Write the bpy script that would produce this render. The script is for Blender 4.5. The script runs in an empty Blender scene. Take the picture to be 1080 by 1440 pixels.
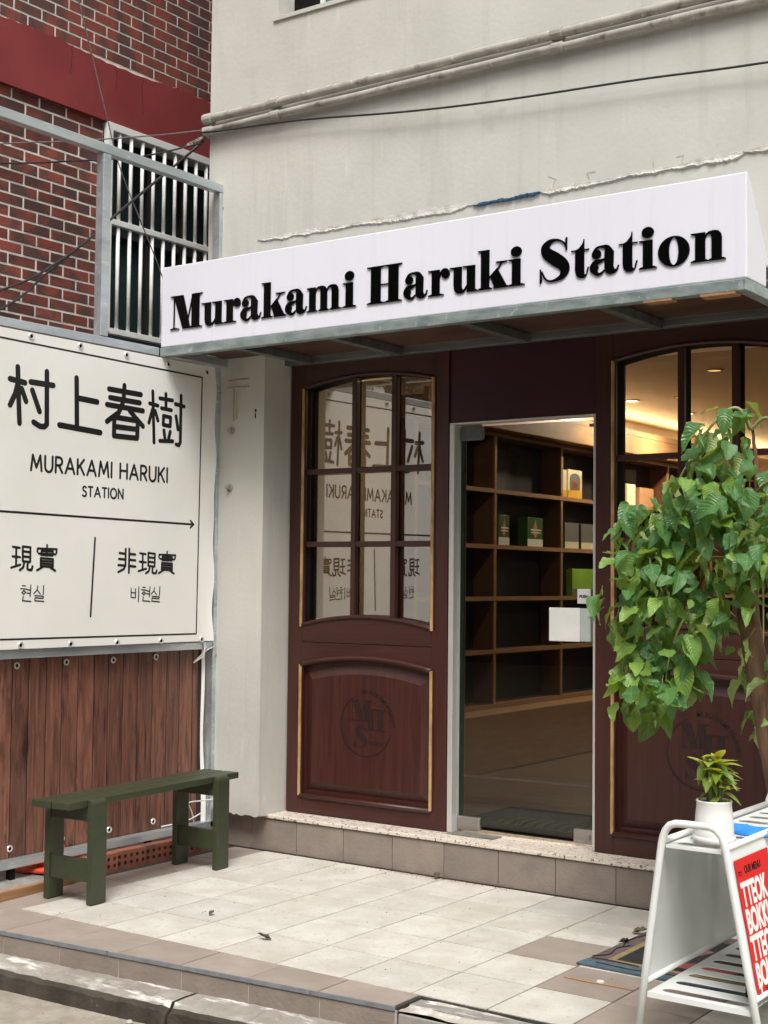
import bpy, bmesh, math, random
from mathutils import Vector, Matrix, Euler
random.seed(7)
R_ = math.radians
scene = bpy.context.scene
C = scene.collection

# ------------------------------------------------------------------ camera, sky, sun, exposure
cam_d = bpy.data.cameras.new("camera"); cam = bpy.data.objects.new("camera", cam_d); C.objects.link(cam)
cam_d.sensor_fit = 'VERTICAL'; cam_d.sensor_height = 36.0; cam_d.lens = 36.0 * 1964.4 / 1440.0
cam_d.clip_start = 0.05; cam_d.clip_end = 500
yaw, pitch, roll = 0.61299, 0.048415, 0.010168
fwd = Vector((-math.sin(yaw) * math.cos(pitch), math.cos(yaw) * math.cos(pitch), math.sin(pitch)))
rgt = Vector((math.cos(yaw), math.sin(yaw), 0)); upv = rgt.cross(fwd)
r2 = rgt * math.cos(roll) + upv * math.sin(roll); u2 = upv * math.cos(roll) - rgt * math.sin(roll)
mat = Matrix((r2, u2, -fwd)).transposed().to_4x4(); mat.translation = (0, 0, 1.41)
cam.matrix_world = mat
scene.camera = cam

SUN_EL, SUN_AZ = 56.0, 146.0          # azimuth of the sun, clockwise from +y
w = bpy.data.worlds.new("World"); scene.world = w; w.use_nodes = True
nt = w.node_tree; nt.nodes.clear()
sky = nt.nodes.new("ShaderNodeTexSky"); sky.sky_type = 'NISHITA'; sky.sun_disc = False
sky.sun_elevation = R_(SUN_EL); sky.sun_rotation = R_(SUN_AZ)
sky.air_density = 1.0; sky.dust_density = 6.0; sky.ozone_density = 1.0
hs = nt.nodes.new("ShaderNodeHueSaturation"); hs.inputs["Saturation"].default_value = 0.25
bg = nt.nodes.new("ShaderNodeBackground"); bg.inputs[1].default_value = 0.112
wo = nt.nodes.new("ShaderNodeOutputWorld")
nt.links.new(sky.outputs[0], hs.inputs["Color"]); nt.links.new(hs.outputs[0], bg.inputs[0]); nt.links.new(bg.outputs[0], wo.inputs[0])
sd = bpy.data.lights.new("sun", 'SUN'); sd.energy = 1.75; sd.angle = R_(24); sd.color = (1.0, 0.975, 0.94)
sun = bpy.data.objects.new("sun", sd); C.objects.link(sun)
sdir = Vector((math.sin(R_(SUN_AZ)) * math.cos(R_(SUN_EL)), math.cos(R_(SUN_AZ)) * math.cos(R_(SUN_EL)), math.sin(R_(SUN_EL))))
sun.rotation_euler = sdir.to_track_quat('Z', 'Y').to_euler(); sun.location = (0, -3, 12)
vs = scene.view_settings
scene.display_settings.display_device = 'sRGB'
vs.view_transform = 'Standard'; vs.look = 'None'; vs.gamma = 1.0; vs.use_curve_mapping = False
vs.exposure = 0.6
scene.cycles.max_bounces = 8; scene.cycles.transparent_max_bounces = 24
scene.cycles.glossy_bounces = 4; scene.cycles.diffuse_bounces = 4
scene.cycles.sample_clamp_indirect = 6.0

# ------------------------------------------------------------------ materials
def srgb(r, g, b):
    f = lambda c: (c / 255 / 12.92) if c / 255 <= 0.04045 else ((c / 255 + 0.055) / 1.055) ** 2.4
    return (f(r), f(g), f(b), 1)

def M(name, c1, c2=None, scale=6.0, rough=0.6, bump=0.0, bscale=None, metal=0.0, stretch=(1, 1, 1), rand=0.0,
      world=False, lo=0.35, hi=0.65, spots=None, rvar=0.0, coat=0.0, detail=6.0, spec=0.5, distort=0.0):
    """principled surface: two colours mixed by noise, an optional third in sharp spots, object-random tint, bump"""
    m = bpy.data.materials.new(name); m.use_nodes = True
    t = m.node_tree; L = t.links.new; N = t.nodes.new
    p = t.nodes["Principled BSDF"]
    p.inputs["Metallic"].default_value = metal; p.inputs["Roughness"].default_value = rough
    p.inputs["Specular IOR Level"].default_value = spec
    if coat: p.inputs["Coat Weight"].default_value = coat; p.inputs["Coat Roughness"].default_value = 0.12
    c1 = tuple(c1[:3]) + (1,); c2 = tuple((c2 or c1)[:3]) + (1,)
    oi = N("ShaderNodeObjectInfo")
    if world: co = N("ShaderNodeNewGeometry").outputs["Position"]
    else:
        tc = N("ShaderNodeTexCoord"); ad = N("ShaderNodeVectorMath"); ad.operation = 'MULTIPLY_ADD'
        cb = N("ShaderNodeCombineXYZ")
        for i in range(3): L(oi.outputs["Random"], cb.inputs[i])
        ad.inputs[1].default_value = (37, 53, 71); L(cb.outputs[0], ad.inputs[0]); L(tc.outputs["Object"], ad.inputs[2]); co = ad.outputs[0]
    mp = N("ShaderNodeMapping"); mp.inputs["Scale"].default_value = stretch; L(co, mp.inputs[0])
    nz = N("ShaderNodeTexNoise"); nz.inputs["Scale"].default_value = scale; nz.inputs["Detail"].default_value = detail
    nz.inputs["Distortion"].default_value = distort
    L(mp.outputs[0], nz.inputs["Vector"])
    rp = N("ShaderNodeValToRGB"); rp.color_ramp.elements[0].position = lo; rp.color_ramp.elements[1].position = hi
    rp.color_ramp.elements[0].color = c1; rp.color_ramp.elements[1].color = c2
    L(nz.outputs["Fac"], rp.inputs[0]); col = rp.outputs[0]
    if spots:                                     # (colour, scale, threshold, softness, strength[, stretch])
        for s in spots:
            n2 = N("ShaderNodeTexNoise"); n2.inputs["Scale"].default_value = s[1]; n2.inputs["Detail"].default_value = 9
            n2.inputs["Roughness"].default_value = 0.65
            mq = N("ShaderNodeMapping"); mq.inputs["Scale"].default_value = s[5] if len(s) > 5 else (1, 1, 1)
            mq.inputs["Location"].default_value = (3.1 * s[1], 1.7, 9.2); L(co, mq.inputs[0]); L(mq.outputs[0], n2.inputs["Vector"])
            mr = N("ShaderNodeMapRange"); mr.inputs[1].default_value = s[2]; mr.inputs[2].default_value = s[2] + s[3]
            mr.inputs[4].default_value = s[4]; L(n2.outputs["Fac"], mr.inputs[0])
            mx = N("ShaderNodeMix"); mx.data_type = 'RGBA'; L(mr.outputs[0], mx.inputs["Factor"])
            L(col, mx.inputs[6]); mx.inputs[7].default_value = tuple(s[0][:3]) + (1,); col = mx.outputs[2]
    if rand:
        hv = N("ShaderNodeHueSaturation"); mr = N("ShaderNodeMapRange")
        mr.inputs[3].default_value = 1 - rand; mr.inputs[4].default_value = 1 + rand
        L(oi.outputs["Random"], mr.inputs[0]); L(mr.outputs[0], hv.inputs["Value"]); L(col, hv.inputs["Color"]); col = hv.outputs[0]
    L(col, p.inputs["Base Color"])
    if rvar:
        mr = N("ShaderNodeMapRange"); mr.inputs[3].default_value = max(0.02, rough - rvar); mr.inputs[4].default_value = rough + rvar
        L(nz.outputs["Fac"], mr.inputs[0]); L(mr.outputs[0], p.inputs["Roughness"])
    if bump:
        nb = N("ShaderNodeTexNoise"); nb.inputs["Scale"].default_value = bscale or scale * 6; nb.inputs["Detail"].default_value = 8
        L(mp.outputs[0], nb.inputs["Vector"])
        bp = N("ShaderNodeBump"); bp.inputs["Strength"].default_value = bump; bp.inputs["Distance"].default_value = 0.01
        L(nb.outputs["Fac"], bp.inputs["Height"]); L(bp.outputs[0], p.inputs["Normal"])
    return m

def glass_mat(name, tint, refl, rough=0.0, base=0.04):
    m = bpy.data.materials.new(name); m.use_nodes = True; t = m.node_tree; t.nodes.clear(); N = t.nodes.new; L = t.links.new
    tr = N("ShaderNodeBsdfTransparent"); tr.inputs[0].default_value = tuple(tint) + (1,)
    gl = N("ShaderNodeBsdfGlossy"); gl.inputs["Roughness"].default_value = rough
    fr = N("ShaderNodeFresnel"); fr.inputs[0].default_value = 1.5
    ad = N("ShaderNodeMath"); ad.operation = 'MULTIPLY_ADD'; ad.inputs[1].default_value = 1.05; ad.inputs[2].default_value = refl; ad.use_clamp = True
    mx = N("ShaderNodeMixShader"); o = N("ShaderNodeOutputMaterial")
    L(fr.outputs[0], ad.inputs[0]); L(ad.outputs[0], mx.inputs[0]); L(tr.outputs[0], mx.inputs[1]); L(gl.outputs[0], mx.inputs[2]); L(mx.outputs[0], o.inputs[0])
    return m

def emit_mat(name, col, s):
    m = bpy.data.materials.new(name); m.use_nodes = True; p = m.node_tree.nodes["Principled BSDF"]
    p.inputs["Base Color"].default_value = tuple(col) + (1,); p.inputs["Emission Color"].default_value = tuple(col) + (1,); p.inputs["Emission Strength"].default_value = s
    return m

beige = M("beige_render", (.505, .494, .448), (.56, .549, .503), scale=1.6, rough=.85, bump=.12, bscale=40, world=True,
          spots=[((.36, .345, .305), 5, .53, .25, .5, (2.2, 2.2, .16)), ((.40, .385, .34), 1.1, .48, .3, .6), ((.64, .625, .58), 14, .6, .1, .45, (1.5, 1.5, .2)), ((.30, .28, .24), 2.6, .62, .1, .35), ((.27, .26, .23), 90, .66, .06, .35), ((.3, .285, .25), 240, .6, .1, .3)])
mortar = M("mortar", (.52, .49, .44), (.72, .69, .63), scale=9, rough=.9, bump=.4)
brick_m = M("red_brick", (.172, .040, .026), (.075, .034, .029), scale=7, rough=.75, bump=.25, bscale=90, rand=.32, stretch=(1, 1, .35), lo=.42, hi=.56,
            spots=[((.22, .048, .028), 5, .56, .08, .7, (1, 1.3, .3)), ((.2, .17, .15), 80, .68, .06, .4)])
band_m = M("red_painted_band", (.19, .026, .027), (.235, .036, .035), scale=2.5, rough=.6, bump=.1, world=True,
           spots=[((.15, .02, .021), 3, .52, .3, .5, (1, 1, .3)), ((.32, .1, .09), 9, .6, .2, .35)])
white_metal = M("white_painted_steel", (.72, .74, .72), (.66, .68, .66), scale=5, rough=.32, spots=[((.5, .47, .4), 30, .68, .1, .35)])
grille_m = M("old_white_bar", (.86, .86, .84), (.74, .74, .71), scale=12, rough=.5, spots=[((.3, .2, .13), 40, .7, .06, .6)])
win_green = M("green_dark_glass", (.016, .044, .038), (.026, .062, .054), scale=2, rough=.35, spec=.25)
black_m = M("black_paint", (.006, .006, .006), (.012, .012, .012), rough=.8, spec=.1)
galv = M("galvanised_steel", (.46, .53, .56), (.62, .67, .69), scale=22, rough=.34, metal=.7, rvar=.12, stretch=(1, .12, .5),
         spots=[((.76, .80, .81), 38, .58, .05, .6, (1, .25, 1)), ((.30, .36, .39), 6, .52, .2, .6, (1, .3, 1))])
galv_d = M("galvanised_steel_shaded", (.13, .135, .135), (.19, .195, .195), scale=22, rough=.45, metal=.5, stretch=(.2, 1, 1), spots=[((.07, .06, .05), 8, .55, .2, .6)])  # same galvanised steel, canopy underside shade put into a darker colour
galv_g = M("galvanised_steel_green_cast", (.27, .34, .33), (.43, .49, .48), scale=30, rough=.42, metal=.6, rvar=.12, stretch=(.35, 1, 1),
           spots=[((.62, .66, .63), 26, .6, .05, .7), ((.2, .12, .08), 14, .68, .1, .5)])
sign_white = M("white_acrylic", (.72, .72, .80), (.745, .745, .815), scale=1.2, rough=.06, spots=[((.6, .595, .64), 9, .56, .16, .35, (2.2, 1, .12)), ((.55, .54, .55), 4, .6, .2, .3), ((.45, .44, .42), 160, .69, .04, .5)])
letter_m = M("black_gloss_acrylic", (.002, .002, .0022), (.003, .003, .0032), rough=.14, spec=.22)
banner_m = M("banner_vinyl", (.76, .75, .705), (.80, .79, .75), scale=2.2, rough=.5, bump=.10, bscale=4, world=True,
             spots=[((.68, .66, .59), 1.3, .55, .2, .5), ((.84, .83, .8), 60, .6, .1, .3)])
ink = M("banner_ink", (.008, .008, .008), (.012, .012, .012), scale=8, rough=.45)
tarp_back = M("tarp_sheet", (.012, .006, .005), (.02, .010, .008), scale=8, rough=.6)
plank_m = M("printed_plank", (.095, .037, .025), (.26, .112, .072), scale=6, rough=.42, stretch=(7, .5, 7), rand=.28, lo=.3, hi=.7, detail=9, distort=1.2, bump=.05,
            spots=[((.026, .011, .009), 9, .54, .14, .85, (6, .35, 5)), ((.30, .16, .115), 22, .6, .08, .6, (3, .4, 2)), ((.02, .009, .008), 4, .58, .1, .85, (1.5, .5, 1))])
wood_red = M("mahogany_stain", (.038, .0098, .0078), (.056, .0148, .0108), scale=7, rough=.40, stretch=(7, 7, .35), detail=8, distort=.8, rand=.08,
             spots=[((.028, .0075, .008), 5, .5, .3, .5, (1, 1, .5))], rvar=.06)
wood_red_h = M("mahogany_stain_crossgrain", (.038, .0102, .0076), (.056, .0150, .0104), scale=7, rough=.44, stretch=(.35, 7, 7), detail=8, distort=.8, rvar=.06)
wood_dark = M("mahogany_carving_shade", (.017, .0056, .0058), (.022, .0074, .0070), scale=20, rough=.5)  # darker mahogany in place of the shade inside the carved emblem
purple = M("maroon_header_board", (.034, .0065, .0105), (.041, .008, .0125), scale=3, rough=.4)
gold = M("gold_leaf_trim", (.33, .195, .068), (.56, .37, .165), scale=30, rough=.36, metal=.2, stretch=(1, 1, .3), spots=[((.16, .09, .035), 22, .6, .1, .6, (1, 1, .2))])
alu = M("brushed_aluminium", (.62, .61, .58), (.70, .69, .66), scale=20, rough=.38, metal=.55, stretch=(1, 1, .1))
steel = M("brushed_steel", (.36, .34, .31), (.45, .43, .40), scale=40, rough=.32, metal=.85, stretch=(.1, 1, 1))
film_glass = glass_mat("mirror_film_glass", (.60, .56, .47), .27)
dark_film_glass = glass_mat("tinted_glass", (.80, .76, .68), .0)
door_glass = glass_mat("door_glass", (.54, .54, .50), .0)
glass_edge = M("glass_edge", (.22, .26, .23), (.3, .34, .3), rough=.2)
white_plastic = M("white_plastic", (.74, .73, .70), (.68, .67, .63), scale=14, rough=.4, spots=[((.5, .45, .36), 20, .62, .2, .35)])
tile_m = M("beige_floor_tile", (.49, .462, .41), (.585, .56, .505), scale=7, rough=.62, rand=.05, bump=.08, bscale=60,
           spots=[((.43, .395, .335), 5, .50, .25, .5), ((.37, .33, .27), 30, .56, .10, .55), ((.42, .385, .33), 140, .52, .12, .6), ((.36, .31, .25), 1.6, .54, .2, .4), ((.2, .18, .15), 170, .67, .05, .8)], rvar=.1)
tile_b = M("brown_tile", (.285, .235, .20), (.34, .285, .245), scale=8, rough=.55, rand=.06, bump=.10, bscale=110,
           spots=[((.42, .37, .33), 40, .66, .1, .35), ((.2, .165, .14), 5, .55, .25, .4)])
tile_r = M("brown_riser_tile", (.215, .175, .148), (.26, .212, .178), scale=9, rough=.6, rand=.07, bump=.28, bscale=70,
           spots=[((.5, .46, .41), 26, .7, .05, .6), ((.13, .105, .09), 4, .55, .25, .55, (1, 1, 1.5))])
grout = M("grout", (.02, .017, .014), (.05, .043, .036), scale=40, rough=.9)
grout_w = M("white_grout", (.5, .47, .43), (.36, .33, .3), scale=30, rough=.9)
strip_m = M("grey_edge_strip", (.15, .16, .175), (.21, .22, .235), scale=20, rough=.4)
terrazzo = M("terrazzo", (.62, .54, .46), (.68, .61, .53), scale=20, rough=.4, world=True,
             spots=[((.10, .07, .055), 58, .57, .02, 1, (1, 1.6, 1)), ((.36, .2, .13), 47, .61, .03, .85, (1, 1.3, 1))])
concrete = M("kerb_concrete", (.24, .215, .18), (.31, .285, .245), scale=7, rough=.9, bump=.6, bscale=40, world=True,
             spots=[((.58, .56, .52), 3.6, .52, .16, .8, (.5, 1.8, 1)), ((.74, .72, .68), 11, .56, .08, .75, (.35, 1.7, 1)), ((.1, .085, .07), 9, .56, .15, .7), ((.12, .1, .085), 70, .6, .08, .5)])
kerb_dark = M("kerb_side_dark", (.036, .028, .021), (.066, .053, .04), scale=10, rough=.95, bump=.5, bscale=50, world=True, spots=[((.24, .21, .17), 12, .64, .1, .6)])  # much darker than the kerb top
asphalt = M("old_road", (.27, .24, .185), (.36, .325, .26), scale=14, rough=.95, bump=.7, bscale=120, world=True,
            spots=[((.5, .47, .41), 70, .62, .08, .6), ((.16, .14, .11), 90, .6, .08, .6)])
rough_conc = M("grey_concrete", (.2, .185, .165), (.3, .285, .26), scale=12, rough=.95, bump=.4, world=True, spots=[((.09, .08, .07), 30, .58, .12, .6)])
bench_m = M("olive_green_lacquer", (.033, .041, .0195), (.040, .0485, .0245), scale=5, rough=.44, bump=.06, bscale=26, stretch=(9, .7, 9), detail=8, spots=[((.06, .066, .04), 130, .7, .05, .4)], rvar=.06)
terracotta = M("terracotta", (.27, .095, .055), (.17, .066, .042), scale=9, rough=.85, bump=.3, rand=.25)
orange = M("cone_orange", (.62, .06, .025), (.7, .09, .035), scale=8, rough=.5, spots=[((.4, .08, .05), 12, .6, .1, .5)])
raw_wood = M("raw_timber", (.26, .13, .055), (.34, .18, .085), scale=9, rough=.7, stretch=(6, .4, 6))
red_print = M("red_poster", (.55, .012, .012), (.6, .016, .016), scale=4, rough=.6, spec=.15)
white_print = M("white_print", (.76, .74, .7), rough=.5)
shelf_side = M("shelf_wood_shaded", (.11, .042, .018), (.14, .056, .025), scale=8, rough=.55, stretch=(5, 5, .5))  # shelf wood darkened for the shade inside the compartments
shelf_wood = M("shelf_wood", (.27, .135, .06), (.34, .175, .08), scale=8, rough=.55, stretch=(5, .5, 5))  # shelf wood brightened for the light on front edges and header
shelf_dark = M("shelf_wood_deep_shade", (.014, .007, .005), (.02, .010, .007), scale=8, rough=.6, stretch=(5, 5, .5))  # shelf wood near black, deep compartment shade put into the colour
cream = M("cream_wall", (.62, .52, .38), (.66, .56, .42), scale=3, rough=.85)
ceil_m = M("ceiling_paint", (.66, .58, .47), (.69, .61, .50), scale=2, rough=.8)
floor_wood = M("floor_boards", (.075, .038, .02), (.11, .058, .031), scale=7, rough=.4, stretch=(.5, 6, 6), rand=.2)
pipe_m = M("painted_pipe", (.29, .275, .24), (.42, .40, .36), scale=9, rough=.6, bump=.2, spots=[((.13, .105, .08), 11, .55, .1, .8), ((.66, .64, .58), 30, .6, .06, .7), ((.1, .07, .05), 50, .66, .05, .8)])
cable_m = M("black_cable", (.012, .012, .013), (.03, .03, .03), scale=30, rough=.5)
cable_g = M("weathered_cable", (.09, .08, .075), (.16, .15, .14), scale=30, rough=.7)
seal_m = M("torn_white_sealant", (.60, .585, .54), (.40, .38, .33), scale=25, rough=.7, bump=.4, world=True, spots=[((.24, .2, .16), 30, .62, .06, .7)])
blue_film = M("blue_film", (.008, .05, .10), (.015, .09, .17), scale=25, rough=.35)
blue_cloth = M("blue_cloth", (.02, .2, .62), (.03, .26, .7), scale=9, rough=.8)
bark = M("brown_bark", (.10, .05, .028), (.20, .115, .068), scale=22, rough=.9, stretch=(1, 1, .25), bump=.8, bscale=40, distort=1.0)
twig = M("pale_green_twig", (.2, .22, .08), (.3, .28, .12), scale=20, rough=.6)
ceramic = M("white_ceramic", (.76, .75, .73), (.72, .71, .68), scale=5, rough=.28)
soil = M("potting_soil", (.02, .014, .01), (.04, .03, .02), scale=40, rough=1, bump=.6)
rug_purple = M("rug_mauve", (.085, .06, .062), (.13, .095, .095), scale=30, rough=.95, bump=.6, bscale=200)
rug_blue = M("rug_slate_blue", (.05, .085, .11), (.09, .13, .155), scale=30, rough=.95, bump=.6, bscale=200)
rug_black = M("rug_black", (.01, .009, .009), (.02, .018, .017), scale=30, rough=.95, bump=.5, bscale=200)
rug_yellow = M("rug_ochre", (.22, .17, .06), (.27, .21, .09), scale=30, rough=.95, bump=.6, bscale=200)
rug_pink = M("rug_pink", (.19, .08, .078), (.25, .11, .10), scale=30, rough=.95, bump=.6, bscale=200)
leaf_dead = M("dry_leaf", (.06, .045, .035), (.11, .085, .06), scale=20, rough=.9)
green_book = M("green_cover", (.035, .085, .018), (.05, .12, .025), scale=9, rough=.4)
cream_book = M("cream_cover", (.66, .55, .36), (.72, .62, .43), scale=5, rough=.45)
orange_print = M("orange_print", (.62, .19, .07), (.66, .24, .1), scale=6, rough=.45)
yellow_print = M("yellow_print", (.66, .33, .02), (.7, .37, .04), scale=6, rough=.45)
grey_print = M("grey_print", (.12, .11, .1), (.16, .15, .14), scale=6, rough=.5)
lime_print = M("lime_print", (.2, .42, .03), (.28, .5, .06), scale=6, rough=.45)
lamp_on = emit_mat("lamp_lens", (1.0, .86, .62), 9.0)
lamp_dim = emit_mat("dim_lens", (1.0, .70, .30), .9)
cove_on = emit_mat("cove_strip", (1.0, .72, .38), .55)

def leaf_mat(name, base, alt, under):
    m = bpy.data.materials.new(name); m.use_nodes = True; t = m.node_tree; N = t.nodes.new; L = t.links.new
    p = t.nodes["Principled BSDF"]; out = t.nodes["Material Output"]
    p.inputs["Roughness"].default_value = .34
    oi = N("ShaderNodeObjectInfo"); tc = N("ShaderNodeTexCoord")
    nz = N("ShaderNodeTexNoise"); nz.inputs["Scale"].default_value = 25; L(tc.outputs["Object"], nz.inputs["Vector"])
    rp = N("ShaderNodeValToRGB"); e = rp.color_ramp.elements; e[0].color = tuple(base) + (1,); e[1].color = tuple(alt) + (1,); e[0].position = .45
    ad = N("ShaderNodeMath"); ad.operation = 'MULTIPLY_ADD'; ad.inputs[1].default_value = .25; L(nz.outputs[0], ad.inputs[0])
    sb = N("ShaderNodeMath"); sb.operation = 'MULTIPLY_ADD'; sb.inputs[1].default_value = .9; sb.inputs[2].default_value = -.07; L(oi.outputs["Random"], sb.inputs[0])
    L(sb.outputs[0], ad.inputs[2]); L(ad.outputs[0], rp.inputs[0])
    # veins: side veins run off the midrib at a slant
    sp = N("ShaderNodeSeparateXYZ"); L(tc.outputs["UV"], sp.inputs[0])
    ab = N("ShaderNodeMath"); ab.operation = 'SUBTRACT'; ab.inputs[1].default_value = .5; L(sp.outputs[0], ab.inputs[0])
    ab2 = N("ShaderNodeMath"); ab2.operation = 'ABSOLUTE'; L(ab.outputs[0], ab2.inputs[0])
    v1 = N("ShaderNodeMath"); v1.operation = 'MULTIPLY_ADD'; v1.inputs[1].default_value = -.55; L(ab2.outputs[0], v1.inputs[0]); L(sp.outputs[1], v1.inputs[2])
    v2 = N("ShaderNodeMath"); v2.operation = 'MULTIPLY'; v2.inputs[1].default_value = 30; L(v1.outputs[0], v2.inputs[0])
    sn = N("ShaderNodeMath"); sn.operation = 'SINE'; L(v2.outputs[0], sn.inputs[0])
    pw = N("ShaderNodeMath"); pw.operation = 'ABSOLUTE'; L(sn.outputs[0], pw.inputs[0])
    bp = N("ShaderNodeBump"); bp.inputs["Strength"].default_value = .4; bp.inputs["Distance"].default_value = .006
    L(pw.outputs[0], bp.inputs["Height"]); L(bp.outputs[0], p.inputs["Normal"])
    gm = N("ShaderNodeNewGeometry"); mx = N("ShaderNodeMix"); mx.data_type = 'RGBA'; L(gm.outputs["Backfacing"], mx.inputs["Factor"])
    L(rp.outputs[0], mx.inputs[6]); mx.inputs[7].default_value = tuple(under) + (1,)
    # the midrib is paler
    mr = N("ShaderNodeMapRange"); mr.inputs[1].default_value = .035; mr.inputs[2].default_value = .015; mr.inputs[4].default_value = .5; L(ab2.outputs[0], mr.inputs[0])
    mx2 = N("ShaderNodeMix"); mx2.data_type = 'RGBA'; L(mr.outputs[0], mx2.inputs["Factor"]); L(mx.outputs[2], mx2.inputs[6]); mx2.inputs[7].default_value = (.22, .3, .1, 1)
    L(mx2.outputs[2], p.inputs["Base Color"])
    tl = N("ShaderNodeBsdfTranslucent"); tl.inputs[0].default_value = (alt[0] * 2.2, alt[1] * 1.9, alt[2] * .8, 1)
    ms = N("ShaderNodeMixShader"); ms.inputs[0].default_value = .24
    L(p.outputs[0], ms.inputs[1]); L(tl.outputs[0], ms.inputs[2]); L(ms.outputs[0], out.inputs[0])
    return m
leaf_m = leaf_mat("tree_leaf", (.056, .160, .052), (.25, .40, .075), (.34, .43, .18))
leaf_p = leaf_mat("pot_leaf", (.085, .18, .03), (.42, .46, .07), (.3, .36, .09))

# ------------------------------------------------------------------ mesh helpers
WL = {}
class MB:
    def __init__(s): s.v = []; s.f = []; s.uv = None
    def box(s, x0, x1, y0, y1, z0, z1):
        n = len(s.v)
        s.v += [(x0, y0, z0), (x1, y0, z0), (x1, y1, z0), (x0, y1, z0), (x0, y0, z1), (x1, y0, z1), (x1, y1, z1), (x0, y1, z1)]
        s.f += [[n + i for i in q] for q in ((0, 3, 2, 1), (4, 5, 6, 7), (0, 1, 5, 4), (1, 2, 6, 5), (2, 3, 7, 6), (3, 0, 4, 7))]
        return s
    def chbox(s, x0, x1, y0, y1, z0, z1, c):
        """box whose four vertical faces are chamfered to the top face"""
        n = len(s.v)
        s.v += [(x0, y0, z0), (x1, y0, z0), (x1, y1, z0), (x0, y1, z0), (x0, y0, z1 - c), (x1, y0, z1 - c), (x1, y1, z1 - c), (x0, y1, z1 - c),
                (x0 + c, y0 + c, z1), (x1 - c, y0 + c, z1), (x1 - c, y1 - c, z1), (x0 + c, y1 - c, z1)]
        s.f += [[n + i for i in q] for q in ((0, 3, 2, 1), (0, 1, 5, 4), (1, 2, 6, 5), (2, 3, 7, 6), (3, 0, 4, 7), (4, 5, 9, 8), (5, 6, 10, 9), (6, 7, 11, 10), (7, 4, 8, 11), (8, 9, 10, 11))]
        return s
    def poly(s, pts, fn, d0, d1):
        """prism of a 2-d polygon (counter-clockwise); fn(u, v, d) -> point"""
        n = len(s.v); k = len(pts)
        s.v += [fn(u, v, d0) for u, v in pts] + [fn(u, v, d1) for u, v in pts]
        s.f += [[n + i for i in range(k)], [n + k + i for i in reversed(range(k))]]
        s.f += [[n + i, n + k + i, n + k + (i + 1) % k, n + (i + 1) % k] for i in range(k)]
        return s
    def ring(s, outer, inner, fn, d0, d1):
        n = len(s.v); k = len(outer)
        s.v += [fn(u, v, d) for d in (d0, d1) for P in (outer, inner) for u, v in P]
        for i in range(k):
            j = (i + 1) % k
            s.f += [[n + i, n + j, n + k + j, n + k + i], [n + 2 * k + i, n + 3 * k + i, n + 3 * k + j, n + 2 * k + j],
                    [n + i, n + 2 * k + i, n + 2 * k + j, n + j], [n + k + i, n + k + j, n + 3 * k + j, n + 3 * k + i]]
        return s
    def tube(s, pts, r, k=8, cap=True, closed=False):
        pts = [Vector(p) for p in pts]; n0 = len(s.v); m = len(pts)
        rs = r if isinstance(r, (list, tuple)) else [r] * m
        pn = None
        for i, p in enumerate(pts):
            if closed: d = pts[(i + 1) % m] - pts[i - 1]
            else: d = pts[min(i + 1, m - 1)] - pts[max(i - 1, 0)]
            d.normalize()
            if pn is None: pn = d.orthogonal().normalized()
            else:
                pn = pn - d * pn.dot(d)
                pn = pn.normalized() if pn.length > 1e-6 else d.orthogonal().normalized()
            b = d.cross(pn)
            for a in range(k):
                t = 2 * math.pi * a / k
                s.v.append(tuple(p + (pn * math.cos(t) + b * math.sin(t)) * rs[i]))
        for i in range(m if closed else m - 1):
            i2 = (i + 1) % m
            for a in range(k):
                s.f.append([n0 + i * k + a, n0 + i * k + (a + 1) % k, n0 + i2 * k + (a + 1) % k, n0 + i2 * k + a])
        if cap and not closed:
            s.f += [[n0 + a for a in reversed(range(k))], [n0 + (m - 1) * k + a for a in range(k)]]
        return s
    def lathe(s, prof, cx, cy, k=32):
        n = len(s.v)
        for r, z in prof:
            for a in range(k):
                t = 2 * math.pi * a / k; s.v.append((cx + r * math.cos(t), cy + r * math.sin(t), z))
        for i in range(len(prof) - 1):
            for a in range(k):
                s.f.append([n + i * k + a, n + i * k + (a + 1) % k, n + (i + 1) * k + (a + 1) % k, n + (i + 1) * k + a])
        s.f += [[n + a for a in reversed(range(k))], [n + (len(prof) - 1) * k + a for a in range(k)]]
        return s
    def strip(s, A, B):
        n = len(s.v); k = len(A); s.v += list(A) + list(B)
        s.f += [[n + i, n + i + 1, n + k + i + 1, n + k + i] for i in range(k - 1)]
        return s
    def mesh(s, name):
        me = bpy.data.meshes.new(name); me.from_pydata([tuple(p) for p in s.v], [], s.f)
        bm = bmesh.new(); bm.from_mesh(me); bmesh.ops.recalc_face_normals(bm, faces=bm.faces); bm.to_mesh(me); bm.free()
        return me

def tag(o, label=None, cat=None, group=None, kind=None):
    if label: o["label"] = label
    if cat: o["category"] = cat
    if group: o["group"] = group
    if kind: o["kind"] = kind
    return o
def place(o, parent, wloc=(0, 0, 0)):
    C.objects.link(o); wloc = Vector(wloc); WL[o] = wloc
    if parent: o.parent = parent; o.location = wloc - WL[parent]
    else: o.location = wloc
    return o
def thing(name, loc, label, cat, group=None):
    o = bpy.data.objects.new(name, None); o.empty_display_size = .1
    place(o, None, loc); return tag(o, label, cat, group)
def add(name, mb, m, parent=None, bev=0, smooth=False, seg=2, ang=35):
    me = mb.mesh(name) if isinstance(mb, MB) else mb
    me.materials.clear(); me.materials.append(m)
    if smooth:
        for p in me.polygons: p.use_smooth = True
    o = bpy.data.objects.new(name, me)
    if bev:
        b = o.modifiers.new("bevel", 'BEVEL'); b.width = bev; b.segments = seg; b.limit_method = 'ANGLE'; b.angle_limit = R_(ang)
    return place(o, parent)
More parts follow.
